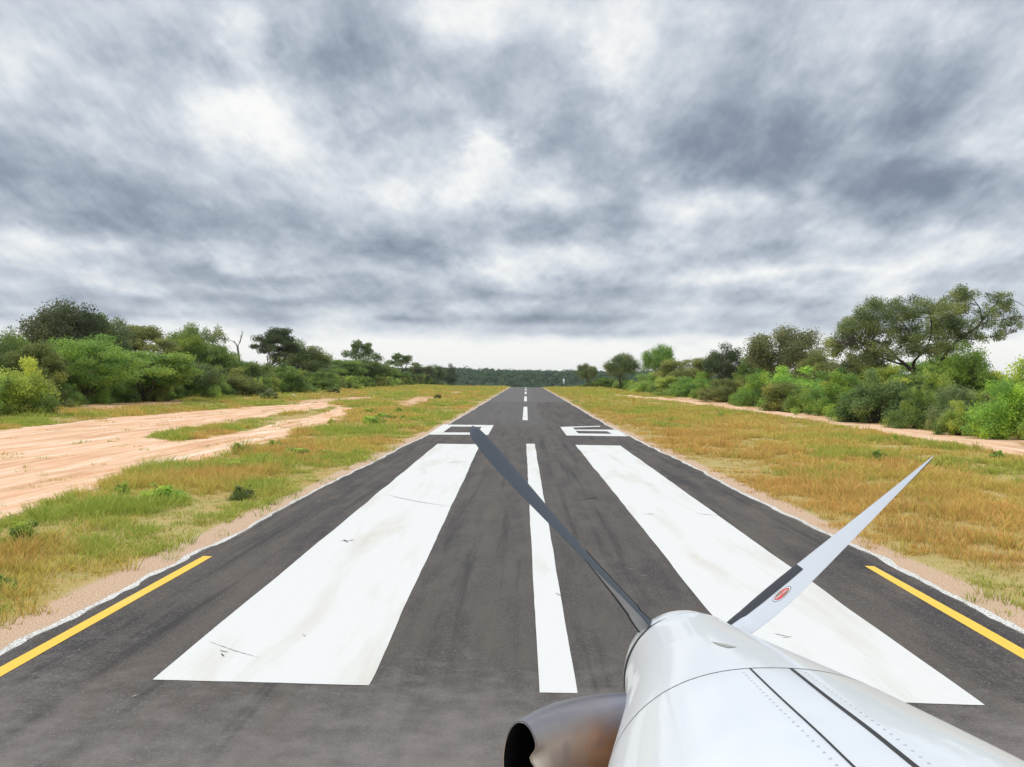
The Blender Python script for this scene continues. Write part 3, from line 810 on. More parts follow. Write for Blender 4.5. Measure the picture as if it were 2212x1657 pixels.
LEFT = [
 # key, px, lateral, top, width px, colour, label
 ('rd2', -60, -47, 722, 150, 'dark', 'dark green tree cut by the left edge of the picture'),
 ('rd1', 18, -50, 718, 130, 'mid', 'dark green tree leaning into the left edge behind the yellow green bush'),
 ('lw1', 75, -44, 738, 150, 'olive', 'olive green low tree directly behind the yellow green bush'),
 ('rd1', 140, -60, 656, 185, 'ddark', 'tallest dark crowned tree at the far left of the treeline'),
 ('um2', 210, -58, 668, 130, 'dark', 'dark tree against the tallest dark crown on its right side'),
 ('rd3', 248, -57, 677, 90, 'grey', 'thin grey green crown just right of the tallest dark tree'),
 ('rd4', 190, -43, 716, 250, 'green', 'spreading green thorn tree in front of the tallest dark tree'),
 ('um2', 318, -56, 697, 170, 'olive', 'olive feathery tree behind the light green layered tree'),
 ('lw2', 320, -42, 742, 240, 'green', 'layered light green low tree in front of the olive feathery tree'),
 ('rd2', 405, -56, 705, 120, 'mid', 'dark olive tree between two feathery crowns'),
 ('rd3', 440, -55, 695, 100, 'grey', 'feathery grey green crown left of the dead tree'),
 ('lw1', 400, -43, 768, 160, 'dark', 'low dark green tree at the foot of the dark olive tree'),
 ('lw1', 482, -50, 745, 110, 'mid', 'dark low tree just left of the bare dead tree'),
 ('bu1', 545, -46, 778, 120, 'olive', 'olive bush right beside the foot of the dead tree'),
 ('um1', 600, -53, 704, 115, 'ddark', 'round topped very dark tree right of the bare dead tree'),
 ('rd2', 650, -52, 738, 130, 'dark', 'sloping dark tree on the right shoulder of the round topped one'),
 ('bu2', 605, -43, 790, 160, 'mid', 'broad green bush below the round topped very dark tree'),
 ('bu3', 498, -42, 792, 130, 'olive', 'mid green bush below the bare dead tree'),
 ('lw2', 738, -50, 768, 110, 'mid', 'green low tree left of the flat topped umbrella tree'),
 ('um3', 782, -50, 729, 78, 'dark', 'flat topped umbrella tree standing clear above the left treeline'),
 ('rd2', 790, -47, 772, 110, 'dark', 'dark low crown under the flat topped umbrella tree'),
 ('um3', 868, -50, 759, 72, 'dark', 'small flat topped umbrella tree, second to rise above the left treeline'),
 ('bu1', 690, -42, 800, 100, 'mid', 'rounded green bush at the edge right of the sloping dark tree'),
 ('bu2', 762, -40, 812, 48, 'light', 'small light green bush standing forward below the flat topped umbrella tree'),
 ('lw1', 838, -48, 786, 80, 'mid', 'green low tree between the two umbrella trees'),
 ('lw2', 905, -50, 786, 80, 'ddark', 'dark low tree right of the small umbrella tree'),
 ('rd1', 938, -51, 789, 50, 'dark', 'dark low crown near the right end of the left treeline'),
 ('rd2', 972, -50, 788, 36, 'ddark', 'last distinct dark crown at the right end of the left treeline'),
 ('bu3', 42, -37, 766, 150, 'yel', 'big yellow green bush at the left edge nearest the runway'),
 ('bu1', -60, -38, 780, 150, 'light', 'light green bush cut by the left edge of the picture'),
]
for (k, px, L, top, wp, c_, lab) in LEFT: plant_px(k, px, L, top, wp, c_, lab)

RIGHT = [
 ('um4', 1343, 29.5, 759, 88, 'dark', 'dark umbrella shaped tree standing alone by the end of the dirt track'),
 ('rd1', 1268, 27, 786, 44, 'dark', 'small round dark tree left of the umbrella shaped one on the right side'),
 ('rd1', 1425, 36, 746, 70, 'green', 'green round crown rising right of the lone umbrella shaped tree'),
 ('lw2', 1480, 34, 764, 125, 'olive', 'wide olive crown behind the first bushes on the right'),
 ('bu1', 1408, 31, 802, 95, 'light', 'light green bush right of the lone umbrella shaped tree'),
 ('rd2', 1568, 38, 746, 98, 'ddark', 'very dark round tree with visible stem in the middle of the right treeline'),
 ('bu3', 1508, 33, 800, 100, 'green', 'green bush left of the very dark round tree'),
 ('bu2', 1455, 30, 812, 110, 'light', 'pale green bush bordering the dirt track left of the dark round tree'),
 ('bu1', 1560, 30, 815, 120, 'olive', 'grey olive bush below the very dark round tree'),
 ('rd1', 1690, 41, 708, 150, 'brown', 'large rounded brownish green tree in the right treeline'),
 ('lw1', 1640, 40, 765, 100, 'mid', 'dark green low tree on the left flank of the large rounded tree'),
 ('lw1', 1762, 38, 758, 105, 'olive', 'olive low tree on the right flank of the large rounded tree'),
 ('bu2', 1645, 30, 802, 110, 'green', 'fresh green bush below the left flank of the large rounded tree'),
 ('bu3', 1730, 32, 786, 165, 'bright', 'bright green bush below the large rounded tree'),
 ('bu1', 1700, 29, 822, 120, 'olive', 'low olive bush at the track edge under the bright green bush'),
 ('bu2', 1805, 30, 800, 150, 'green', 'mid green bush between the bright green bush and the big spreading tree'),
 ('lw2', 1880, 36, 772, 150, 'yel', 'yellow green low tree seen through the stems left of the big spreading tree'),
 ('lw1', 1840, 34, 770, 110, 'brown', 'dull brownish low tree under the left end of the big spreading crown'),
 ('bu3', 1900, 28.5, 792, 150, 'blue', 'dark blue green bush in front of the big spreading tree'),
 ('bu1', 1850, 27.5, 838, 110, 'green', 'low green bush left of the dark blue green bush'),
 ('bu2', 1975, 28, 838, 120, 'mid', 'deep green bush at the foot of the big spreading tree'),
 ('bu1', 2055, 29, 828, 110, 'grey', 'grey green bush right of the foot of the big spreading tree'),
 ('rd2', 2085, 37, 745, 120, 'green', 'round vivid green crown under the right limb of the big spreading tree'),
 ('bu3', 2075, 26.5, 862, 90, 'light', 'low light green bush in front of the grey green bush'),
 ('bu1', 2160, 27, 812, 150, 'bright', 'bright light green bush near the right edge, nearest the track'),
 ('bu2', 2235, 32, 772, 230, 'light', 'tall light green thicket at the right edge of the picture'),
 ('bu3', 2290, 26, 830, 160, 'green', 'green bush cut by the right edge of the picture'),
 ('bu2', 2000, 33, 800, 140, 'light', 'light green bush behind the fork of the big spreading tree'),
 ('lw2', 1945, 45, 768, 190, 'mid', 'mid green low tree filling the background under the big spreading crown'),
 ('lw1', 2050, 46, 762, 150, 'green', 'green low tree behind the right limb of the big spreading tree'),
 ('lw2', 2140, 40, 790, 140, 'yel', 'yellow green low tree behind the bright light green bush'),
]
for (k, px, L, top, wp, c_, lab) in RIGHT: plant_px(k, px, L, top, wp, c_, lab)

# filling rows of the two treelines
rf = random.Random(12)
def fill(side, L0, y0, y1, hmin, hmax, keys, cols, label, group, stepf=.55):
    y = y0; n = 0
    while y < y1:
        h = rf.uniform(hmin, hmax); wd_ = h * rf.uniform(1.1, 1.5)
        L = side * (L0 + rf.uniform(-2.5, 2.5)); 
        key = rf.choice(keys)
        plant(key, (L, y, float(ground_z(L, y))), h, wd_, rf.choice(cols), label, None, group)
        y += wd_ * stepf * (1 + y / 500); n += 1
    return n
n = 0
n += fill(-1, 43.5, 76, 330, 2.0, 3.2, ['bu1', 'bu2', 'bu3'], ['mid', 'green', 'olive', 'light'], 'bush along the front edge of the left treeline', 'front bushes of the left treeline', .62)
n += fill(-1, 50, 62, 330, 3.4, 4.6, ['bu1', 'bu2', 'bu3', 'lw1'], ['mid', 'olive', 'dark', 'mid'], 'green bush filling the wall of the left treeline', 'bushes in the left treeline')
n += fill(-1, 57, 60, 330, 4.2, 6.0, ['lw1', 'lw2', 'rd2'], ['dark', 'mid', 'olive'], 'low tree in the back row of the left treeline', 'back row trees of the left treeline', .6)
n += fill(1, 32, 42, 330, 2.2, 3.2, ['bu1', 'bu2', 'bu3'], ['green', 'light', 'olive', 'green'], 'green bush filling the wall of the right treeline', 'bushes in the right treeline')
n += fill(1, 41, 45, 330, 2.8, 4.4, ['lw1', 'lw2', 'bu2'], ['mid', 'olive', 'green'], 'low tree in the back row of the right treeline', 'back row trees of the right treeline', .8)
n += fill(-1, 44, 330, 520, 3.2, 5.0, ['lw1', 'lw2', 'bu1'], ['dark', 'mid', 'ddark'], 'distant dark low tree where the left treeline ends', 'distant trees at the end of the left treeline', .7)
n += fill(1, 30, 330, 520, 2.8, 4.2, ['lw1', 'bu2'], ['dark', 'mid'], 'distant dark low tree where the right treeline ends', 'distant trees at the end of the right treeline', .7)
print('fill plants', n)

# small shrubs standing in the grass
SM = [('sm1', 583, 862, 26, 38, 'grey', 'grey green shrub alone on the sand at the edge of the left treeline'),
      ('sm2', 717, 850, 15, 30, 'dark', 'tiny dark shrub in the grass left of the runway, far off'),
      ('sm1', 530, 1078, 34, 62, 'dark', 'small dark blue green shrub in the verge beside the runway'),
      ('sm2', 52, 1178, 60, 66, 'green', 'leggy green shrub in the verge at the left edge of the picture'),
      ('sm1', 345, 1078, 36, 90, 'bright', 'fresh green leafy weed clump in the left verge'),
      ('sm2', 505, 1018, 26, 80, 'bright', 'bright green weed clump between sand and runway edge'),
      ('sm1', 835, 905, 14, 60, 'bright', 'small bright green weed clump far along the left verge'),
      ('sm2', 640, 985, 20, 60, 'light', 'light green weed clump beside the lower end of the sand'),
      ('sm2', 945, 862, 12, 20, 'olive', 'tiny olive shrub near the far left treeline'),
      ('sm1', 700, 985, 16, 50, 'bright', 'low bright green weed clump in the middle of the left verge')]
for (k, px, py, hp, wp, c_, lab) in SM:
    g = gpix(px, py); D = g[1]
    plant(k, (g[0], g[1], g[2]), hp * D / FPX, wp * D / FPX, c_, lab)

rw = random.Random(77); k = 0
while k < 34:
    y = 11 + 75 * rw.random()**1.5; left = k < 26
    x = (XL - 1.6 - rw.random() * min(20, 3 + y * .35)) if left else (XR + 1.8 + rw.random() * min(14, y * .4))
    if left and (inpoly(np.array([x]), np.array([y]), W_DIRT)[0]): continue
    h = rw.uniform(.22, .48) * (1 + y / 160)
    plant(rw.choice(['sm1', 'sm2']), (x, y, float(ground_z(x, y))), h, h * rw.uniform(1.2, 2.2), rw.choice(['green', 'light', 'bright', 'light', 'yel']),
          'loose knee high weed scattered over the grass left of the runway' if left else 'loose knee high weed scattered over the grass right of the runway', 'weed',
          'weeds scattered in the left verge' if left else 'weeds scattered in the right verge')
    k += 1

# ---- the big spreading tree on the right
def big_tree():
    r = np.random.default_rng(21)
    L = 35.0; d = ray(1990, 845); t = L / d[0]; base = np.array([L, d[1] * t, 0.0]); base[2] = float(ground_z(base[0], base[1]))
    D = base[1]
    def loc(X_, Y_, dep=0.0):
        px, py = zl(X_, Y_); dd = ray(px, py); tt = (D + dep) / dd[1]
        return np.array([dd[0] * tt, D + dep, CAMH + dd[2] * tt]) - base
    root = tag(empty('spreading_tree', base), 'big spreading thorn tree with forked dark trunk and open crown above the right treeline', 'tree')
    A = Acc()
    def limb(pl, r0, r1, sides=8):
        pts = np.array([loc(*q) for q in pl]); 
        # smooth refine
        u = np.linspace(0, len(pts) - 1, (len(pts) - 1) * 4 + 1); P2 = np.stack([np.interp(u, range(len(pts)), pts[:, k]) for k in range(3)], -1)
        P2[1:-1] = (P2[:-2] + 2 * P2[1:-1] + P2[2:]) / 4
        A.add(*tube(P2, np.linspace(r0, r1, len(P2)), sides)); return P2
    b0 = (1640, 960, 0)
    pts = [limb([b0, (1635, 860, 0), (1622, 765, 0)], .33, .26, 10)]
    pts.append(limb([(1622, 765, 0), (1575, 690, .1), (1548, 635, .2)], .24, .2))
    pts.append(limb([(1548, 635, .2), (1500, 590, .6), (1455, 555, 1.0), (1410, 505, 1.6), (1330, 450, 2.0), (1240, 420, 2.4)], .17, .05))
    pts.append(limb([(1548, 635, .2), (1548, 575, -.3), (1590, 530, -.8), (1640, 470, -1.4), (1660, 380, -1.8), (1650, 290, -2)], .15, .04))
    pts.append(limb([(1622, 765, 0), (1660, 715, -.2), (1690, 650, -.4), (1705, 590, -.6), (1760, 500, -.6), (1830, 430, -.5), (1900, 390, -.3), (1960, 330, 0), (2010, 260, .4), (2080, 190, .6)], .21, .05))
    pts.append(limb([(1500, 590, .6), (1440, 580, -.8), (1340, 540, -1.8), (1200, 480, -2.6), (1110, 450, -3)], .10, .03))
    pts.append(limb([(1590, 530, -.8), (1540, 430, .5), (1480, 330, 1.4), (1400, 250, 2)], .10, .03))
    pts.append(limb([(1705, 590, -.6), (1740, 540, 1), (1750, 440, 2), (1790, 300, 2.4), (1840, 190, 2.2)], .11, .03))
    pts.append(limb([(1900, 390, -.3), (1990, 330, -1), (2090, 320, -1.5), (2180, 300, -1.6)], .07, .02))
    pts.append(limb([(1830, 430, -.5), (1920, 440, -.9), (2030, 420, -1.1), (2110, 410, -1)], .06, .02))
    pts.append(limb([(1960, 330, 0), (1950, 250, -.5), (1900, 190, -.6), (1830, 130, -.5)], .06, .02))
    pts.append(limb([(1705, 590, -.6), (1650, 580, -1), (1640, 520, -1.5)], .05, .02))
    spine = np.concatenate(pts[2:])
    outline = np.array([(1035, 440), (1110, 400), (1130, 340), (1215, 270), (1280, 205), (1400, 195), (1540, 170), (1610, 190), (1690, 225), (1740, 165), (1830, 125), (1950, 165), (2060, 145), (2150, 165), (2140, 240), (2212, 290), (2200, 370), (2130, 430), (2030, 450), (1940, 430), (1850, 480), (1760, 500), (1650, 520), (1540, 520), (1440, 545), (1340, 610), (1180, 590), (1050, 510)], float)
    thin = np.array([(1880, 200), (1950, 300), (1900, 350), (1980, 390), (2080, 370), (2010, 240)], float)
    gap = np.array([(1860, 200), (1960, 200), (2000, 260), (1900, 330), (1850, 300)], float)
    cl = []
    while len(cl) < 300:
        X_, Y_ = r.uniform(1030, 2215), r.uniform(120, 610)
        if not inpoly(np.array([X_]), np.array([Y_]), outline)[0]: continue
        if inpoly(np.array([X_]), np.array([Y_]), gap)[0] and r.random() < .85: continue
        if X_ > 1880 and r.random() < .35: continue
        rx = abs(X_ - 1600) / 620; dep = r.uniform(-1, 1) * 3.6 * math.sqrt(max(.1, 1 - rx * rx * .85))
        k = r.uniform(.38, .80) * (.8 if X_ > 1850 else 1)
        c_ = loc(X_, Y_ + 8, dep); cl.append((c_[0], c_[1], c_[2], k, k, k * .78))
        j = np.argmin(((spine - c_)**2).sum(1) + (spine[:, 2] > c_[2] + .2) * 1.5)
        pp = curve_pts(spine[j], c_, .12, r, 5); A.add(*tube(pp, np.linspace(.035, .012, 5), 4))
        for _ in range(3):
            dd = r.normal(0, 1, 3); dd /= np.linalg.norm(dd); dd[2] *= .6
            A.add(*tube(np.array([c_, c_ + dd * k * 1.3]), [.012, .004], 3))
    link('trunk', A.mesh('trunk'), M_BARK, root)
    cr_ = link('crown', leaf_mesh('crown', cl, 84000, .066, r, .2, .4, .22), M_LEAF, root)
    cr_.color = (.235, .285, .110, 1)
big_tree()

# ---- bare dead tree, twiggy sapling
def dead_tree():
    L = -49; d = ray(517, 800); t = L / d[0]; base = np.array([L, d[1] * t, 0.]); base[2] = float(ground_z(base[0], base[1])); D = base[1]
    def loc(px, py): dd = ray(px, py); tt = D / dd[1]; return np.array([dd[0] * tt, D, CAMH + dd[2] * tt]) - base
    root = tag(empty('dead_tree', base), 'bare grey dead tree with one forked branch sticking up above the left treeline', 'dead tree')
    A = Acc()
    def lb(pl, r0, r1):
        p = np.array([loc(*q) for q in pl]); A.add(*tube(p, np.linspace(r0, r1, len(p)), 7))
    foot = proj(base[None])[0]
    lb([(519, foot[1] + 3), (518, 800), (517, 775), (515, 762), (513, 748)], .22, .16)
    lb([(513, 748), (518, 740), (521, 730), (524, 718), (522, 714)], .14, .04)
    lb([(513, 748), (508, 741), (502, 737), (494, 734)], .11, .03)
    lb([(508, 741), (506, 735)], .06, .03); lb([(521, 732), (519, 724)], .05, .03)
    link('trunk', A.mesh('trunk'), M_DEAD, root)
dead_tree()
def sapling():
    L = -54; d = ray(38, 760); t = L / d[0]; base = np.array([L, d[1] * t, 0.]); base[2] = float(ground_z(base[0], base[1])); D = base[1]
    r = np.random.default_rng(5)
    h = CAMH + ray(35, 697)[2] * t - base[2]
    root = tag(empty('sapling', base), 'thin twiggy sapling poking above the trees at the far left', 'tree')
    A = Acc(); cl = []
    A.add(*tube(curve_pts((0, 0, -.1), (0, 0, h * .7), .03, r, 5), [.08, .07, .06, .05, .04], 6))
    for k in range(12):
        a = r.uniform(0, 6.28); e = np.array([math.cos(a) * r.uniform(.4, 1.8), math.sin(a) * .8, h * r.uniform(.78, 1.0)])
        A.add(*tube(curve_pts((0, 0, h * r.uniform(.5, .7)), e, .08, r, 4), [.035, .025, .015, .01], 4)); cl.append((*e, .35, .35, .2))
    link('trunk', A.mesh('trunk'), M_BARK, root)
    c_ = link('crown', leaf_mesh('crown', cl, 420, .07, r), M_LEAF, root); c_.color = (.10, .12, .05, 1)
sapling()

# ---- far forest on the hill
def forest():
    r = np.random.default_rng(31); n = 7500
    x = r.uniform(-520, 560, n); y = 620 + 1000 * r.random(n)**.8
    z = ground_z(x, y); s = r.uniform(2.6, 5.4, n) * (1 + .55 * (r.random(n) > .95)); K = 34
    B = np.repeat(np.arange(n), K); d = r.normal(0, 1, (n * K, 3)); d /= np.linalg.norm(d, axis=1)[:, None]; d[:, 2] = np.abs(d[:, 2])
    p = np.stack([x[B], y[B], z[B] + s[B] * .35], -1) + d * (s[B] * r.uniform(.55, 1.05, n * K))[:, None] * np.array([1, 1, .95])
    nrm = d + r.normal(0, .5, p.shape); nrm /= np.linalg.norm(nrm, axis=1)[:, None]
    t = np.cross(nrm, r.normal(0, 1, p.shape)); t /= np.linalg.norm(t, axis=1)[:, None]; b = np.cross(nrm, t)
    q = r.uniform(.8, 1.5, n * K)[:, None]
    Vv = np.stack([p - t * q, p - b * q * .8, p + t * q, p + b * q * .8], 1).reshape(-1, 3)
    me = mesh_np('forest', Vv, np.arange(n * K * 4).reshape(-1, 4))
    fattr(me, 'tint', np.clip(r.normal(.45, .2, n)[B] + r.normal(0, .08, n * K), 0, 1), 'FACE')
    o = link('forest', me, M_LEAF); o.color = (.095, .150, .075, 1)
    tag(o, 'dark blue green forest covering the far hill beyond the runway end', 'forest', kind='stuff')
forest()

# ---- rocks, marker post
def rock(px, py, wpx, seed, lab, name='rock'):
    g = gpix(px, py); s = wpx * g[1] / FPX / 2; r = np.random.default_rng(seed)
    import bmesh
    bm = bmesh.new(); bmesh.ops.create_icosphere(bm, subdivisions=3, radius=1)
    off = r.uniform(0, 50, 3)
    for v in bm.verts:
        c_ = v.co; k = .78 + .5 * float(fbm(c_.x * 1.4 + off[0], c_.y * 1.4 + c_.z * 1.1 + off[1], seed)); v.co = Vector((c_.x * k, c_.y * k * .8, max(c_.z * k * .7, -.2)))
    me = bpy.data.meshes.new(name); bm.to_mesh(me); bm.free()
    o = link(name, me, M_ROCK); o.location = (g[0], g[1], g[2] + s * .08); o.scale = (s, s, s)
    tag(o, lab, 'rock')
rock(633, 856, 11, 1, 'pale rock on the sand in front of the left treeline')
rock(520, 856, 8, 2, 'small pale rock left of the grey green shrub at the left treeline')
rock(166, 861, 9, 3, 'flat pale stone in the grass below the spreading green thorn tree')
rock(413, 862, 9, 4, 'flat pale stone in the grass below the low dark green tree')
rock(1254, 834.5, 9, 5, 'small white stone beside the far right edge of the runway')

def marker():
    g = gpix(1218, 836.5); s = g[1] / FPX
    root = tag(empty('marker_post', g), 'small white marker post on the far right verge near the runway end', 'marker post')
    A = Acc(); A.add(*tube(np.array([(0, 0, -.1), (0, 0, 7 * s)]), [.6 * s, .6 * s], 8))
    link('post', A.mesh('post'), simple('grey_post', (.45, .45, .43)), root)
    A = Acc(); A.add(*tube(np.array([(0, 0, 5 * s), (0, 0, 5.2 * s), (-.3 * s, 0, 17.5 * s), (-.3 * s, 0, 18 * s)]), [.8 * s, 1.8 * s, 1.9 * s, .6 * s], 10))
    link('marker_board', A.mesh('marker_board'), simple('white_board', (.8, .8, .76)), root)
marker()

# ------------------------------------------------------------------ thin summer haze
HZ = HAZE_DENSITY
if HZ > 0:
    x0, x1, y0_, y1_, z0_, z1_ = -5200, 5200, -80, 9100, -26, 90
    hv = [(a, b, c_) for c_ in (z0_, z1_) for b in (y0_, y1_) for a in (x0, x1)]
    hm = mesh_np('haze', np.array(hv), [[0, 2, 3, 1], [4, 5, 7, 6], [0, 1, 5, 4], [2, 6, 7, 3], [0, 4, 6, 2], [1, 3, 7, 5]])
    mh = bpy.data.materials.new('haze'); mh.use_nodes = True; th_ = NT(mh.node_tree); th_.n.clear()
    pvn = th_.add('ShaderNodeVolumePrincipled'); pvn.inputs['Density'].default_value = HZ; pvn.inputs['Color'].default_value = c4(.93, .96, 1.0); pvn.inputs['Anisotropy'].default_value = .2
    mo = th_.add('ShaderNodeOutputMaterial'); th_.l.new(pvn.outputs[0], mo.inputs['Volume'])
    tag(link('haze', hm, mh), 'thin pale haze in the air over the runway and the far hill', 'haze', kind='stuff')

# ------------------------------------------------------------------ the aeroplane's nose
HUB = np.array([0, 0, CAMH]) + ray(1482, 1454) * 3.79
def mat_white_paint():
    m, t, b = new_mat('white_gloss_paint')
    oc = t.add('ShaderNodeTexCoord').outputs['Object']
    n = t.noise(oc, 3, 5, .6); n2 = t.noise(oc, 60, 4, .7)
    col = t.mix(t.mapr(n, .4, .75, 0, .22), c4(.71, .725, .735), c4(.65, .66, .65))
    col = t.mix(t.mapr(n2, .62, .74, 0, .10), col, c4(.45, .43, .38))
    t.set(b.inputs['Base Color'], col); b.inputs['Roughness'].default_value = .35
    b.inputs['Coat Weight'].default_value = .38; b.inputs['Coat Roughness'].default_value = .06; b.inputs['Specular IOR Level'].default_value = .3
    t.set(b.inputs['Normal'], t.add('ShaderNodeBump', ins={'Height': t.noise(oc, 5, 2), 'Strength': .08, 'Distance': .02}).outputs[0])
    return m
M_PAINT = mat_white_paint()
M_BLACK = simple('black_rubber', (.022, .023, .028), .5, 0, .1, 90)
M_SEAL = simple('dark_sealant', (.035, .035, .035), .8, 0, .5, 160)
M_SILVER = simple('silver_blade_paint', (.56, .59, .63), .42, 0, 0, 400)
M_DGREY = simple('grey_blade_paint', (.052, .064, .082), .6, 0, .1, 300)
M_FAST = simple('fastener_metal', (.52, .53, .54), .5, .1)
M_VENT = simple('vent_grey', (.33, .33, .28), .7)

plane = tag(empty('airplane', (HUB[0], HUB[1], 0)), 'white gloss nose and propeller of a turboprop aeroplane on the runway, lower right', 'airplane')
HL = np.array([0, 0, HUB[2]])            # hub in the aeroplane's own frame
S = np.array([.14, .35, .7, 1.35, 2.0, 2.9, 3.6, 4.6])
A_ = np.array([.262, .285, .325, .455, .575, .69, .75, .79]); T_ = np.array([.280, .305, .350, .434, .51, .575, .633, .66])
ZC = np.array([.0, .01, .03, .04, .01, -.057, -.144, -.2]); NN = ([.14, .7, 1.35, 3.6], [2.0, 2.3, 2.35, 2.2])
BOT = np.array([-.27, -.36, -.46, -.56, -.66, -.74, -.78, -.8])
_s = np.linspace(.1, 4.6, 451)
def sm(a):
    v = np.interp(_s, S, a); k = np.hanning(41); k /= k.sum()
    return np.convolve(np.pad(v, 20, mode='reflect', reflect_type='odd'), k, 'valid')
sA, sT, sZ, sB = sm(A_), sm(T_), sm(ZC), sm(BOT)
def sec(s, th, off=0.0):
    s, th = np.broadcast_arrays(np.asarray(s, float), np.asarray(th, float))
    a = np.interp(s, _s, sA) + off; t_ = np.interp(s, _s, sT) + off; z_ = np.interp(s, _s, sZ); b_ = np.interp(s, _s, sB) - off
    e = 2 / np.interp(s, *NN); c_, si = np.cos(th), np.sin(th)
    x = a * np.sign(c_) * np.abs(c_)**e
    z = z_ + np.where(si > 0, t_ - z_, z_ - b_) * np.sign(si) * np.abs(si)**e
    return np.stack([x, -s, z + HL[2]], -1)
def shell(name, s0, s1, ns, parent=plane, mat=M_PAINT, cap=True, lip=0):
    s = np.linspace(s0, s1, ns); th = np.linspace(0, 2 * PI, 97)[:-1]
    V_ = sec(s[:, None], th[None]).reshape(-1, 3); n = 96
    ii = np.arange(ns * n).reshape(ns, n); j = np.roll(ii, -1, 1)
    F_ = np.stack([ii[:-1], ii[1:], j[1:], j[:-1]], -1).reshape(-1, 4)
    if lip:       # front lip rolled inwards
        k = sec(np.full(n, s0), th); ctr = np.array([0, -s0, HL[2] + .0]); add = []
        for (q, f_) in ((.96, .008), (.90, .0), (.86, -.05)):
            p = ctr + (k - ctr) * q; p[:, 1] += f_ if f_ > 0 else f_; add.append(p)
        base = len(V_); V_ = np.concatenate([V_] + add); prev = ii[0]
        for m_ in range(3):
            cur = base + m_ * n + np.arange(n)
            F_ = np.concatenate([F_, np.stack([prev, np.roll(prev, -1), np.roll(cur, -1), cur], -1)]); prev = cur
    me = mesh_np(name, V_, F_, True)
    return link(name, me, mat, parent)
nose = shell('nose_cowl', .14, 1.347, 60, lip=1)
cowl = shell('cowling', 1.352, 4.6, 90)
# inside face so that the seam and the rear are closed
def ringplate(name, s, q, mat):
    th = np.linspace(0, 2 * PI, 97)[:-1]; k = sec(np.full(96, s), th); c_ = np.array([0, -s, HL[2]])
    V_ = np.concatenate([c_ + (k - c_) * q, c_[None]]); F_ = [[i, (i + 1) % 96, 96] for i in range(96)]
    return link(name, mesh_np(name, V_, F_), mat, plane)
ringplate('bulkhead', 1.3495, .996, M_SEAL); ringplate('rear_bulkhead', 4.59, .999, M_SEAL)

def find_th(px, s):
    th = np.linspace(.05, PI - .05, 2000); q = proj(sec(np.full(2000, s), th) + np.array([HUB[0], HUB[1], 0]))
    return th[np.argmin(np.abs(q[:, 0] - px))], q
def th_on_line(p0, p1, s):
    th = np.linspace(.75, 2.2, 3000); q = proj(sec(np.full(3000, s), th) + np.array([HUB[0], HUB[1], 0]))
    d = (q[:, 0] - p0[0]) * (p1[1] - p0[1]) - (q[:, 1] - p0[1]) * (p1[0] - p0[0])
    i = np.argmin(np.abs(d)); return th[i]
def surf_strip(name, ss_, ths, wdt, off, mat, parent):
    Vv = []
    for s, t0 in zip(ss_, ths):
        a = np.interp(s, _s, sA); dt = wdt / (2 * a)
        Vv.append(sec(s, t0 + dt, off)); Vv.append(sec(s, t0 + dt * .9, off + .0015)); Vv.append(sec(s, t0 - dt * .9, off + .0015)); Vv.append(sec(s, t0 - dt, off))
    Vv = np.array(Vv); n = len(ss_); F_ = []
    for i in range(n - 1):
        for k in range(3): F_.append([4 * i + k, 4 * i + k + 1, 4 * i + 4 + k + 1, 4 * i + 4 + k])
    return link(name, mesh_np(name, Vv, F_, True), mat, parent)
LA = ((1617, 1442), (1845, 1657)); LB = ((1710, 1446), (1980, 1657))
sl = np.linspace(1.355, 2.5, 60)
thA = np.array([th_on_line(*LA, s) for s in sl]); thB = np.array([th_on_line(*LB, s) for s in sl])
def polyfit(s, t, d=3): return np.polyval(np.polyfit(s, t, d), s)
thA, thB = polyfit(sl, thA, 2), polyfit(sl, thB, 2)
surf_strip('access_hatch_seam', sl, thA, .004, .0006, M_SEAL, cowl)
surf_strip('access_hatch_seam', sl, thB, .0065, .0006, M_SEAL, cowl)
# rows of fasteners outside both seams
def rivets(name, ths, sgn):
    A = Acc(); r = np.random.default_rng(3)
    for s in np.arange(1.40, 2.48, .034):
        t0 = np.interp(s, sl, ths) + sgn * .022 / np.interp(s, _s, sA)
        c_ = sec(s, t0, .0004); e1 = sec(s + .004, t0, .0004) - c_; e2 = sec(s, t0 + .01, .0004) - c_
        e1 /= np.linalg.norm(e1); e2 /= np.linalg.norm(e2); nn = np.cross(e1, e2); nn /= np.linalg.norm(nn)
        if nn[2] < 0: nn = -nn
        a = np.linspace(0, 2 * PI, 9)[:-1]
        rim = c_ + .0033 * (np.cos(a)[:, None] * e1 + np.sin(a)[:, None] * e2); inn = c_ + nn * .0009 + .002 * (np.cos(a)[:, None] * e1 + np.sin(a)[:, None] * e2)
        i = np.arange(8); F_ = np.stack([i, (i + 1) % 8, 8 + (i + 1) % 8, 8 + i], -1)
        F2 = np.array([[8, 9, 10, 11], [8, 11, 12, 15], [12, 13, 14, 15]])
        A.add(np.concatenate([rim, inn]), np.concatenate([F_, F2]))
    link(name, A.mesh(name, False), M_FAST, cowl)
rivets('rivet_row', thA, 1); rivets('rivet_row', thB, -1)
# seam between nose and rear cowling
thr = np.linspace(-.5, PI + .5, 120)
Vv = np.concatenate([sec(1.3465, thr, .0007), sec(1.3525, thr, .0007)]); i = np.arange(119)
link('cowl_seam', mesh_np('cowl_seam', Vv, np.stack([i, i + 1, i + 121, i + 120], -1)), simple('seam_grey', (.16, .16, .16), .7), nose)
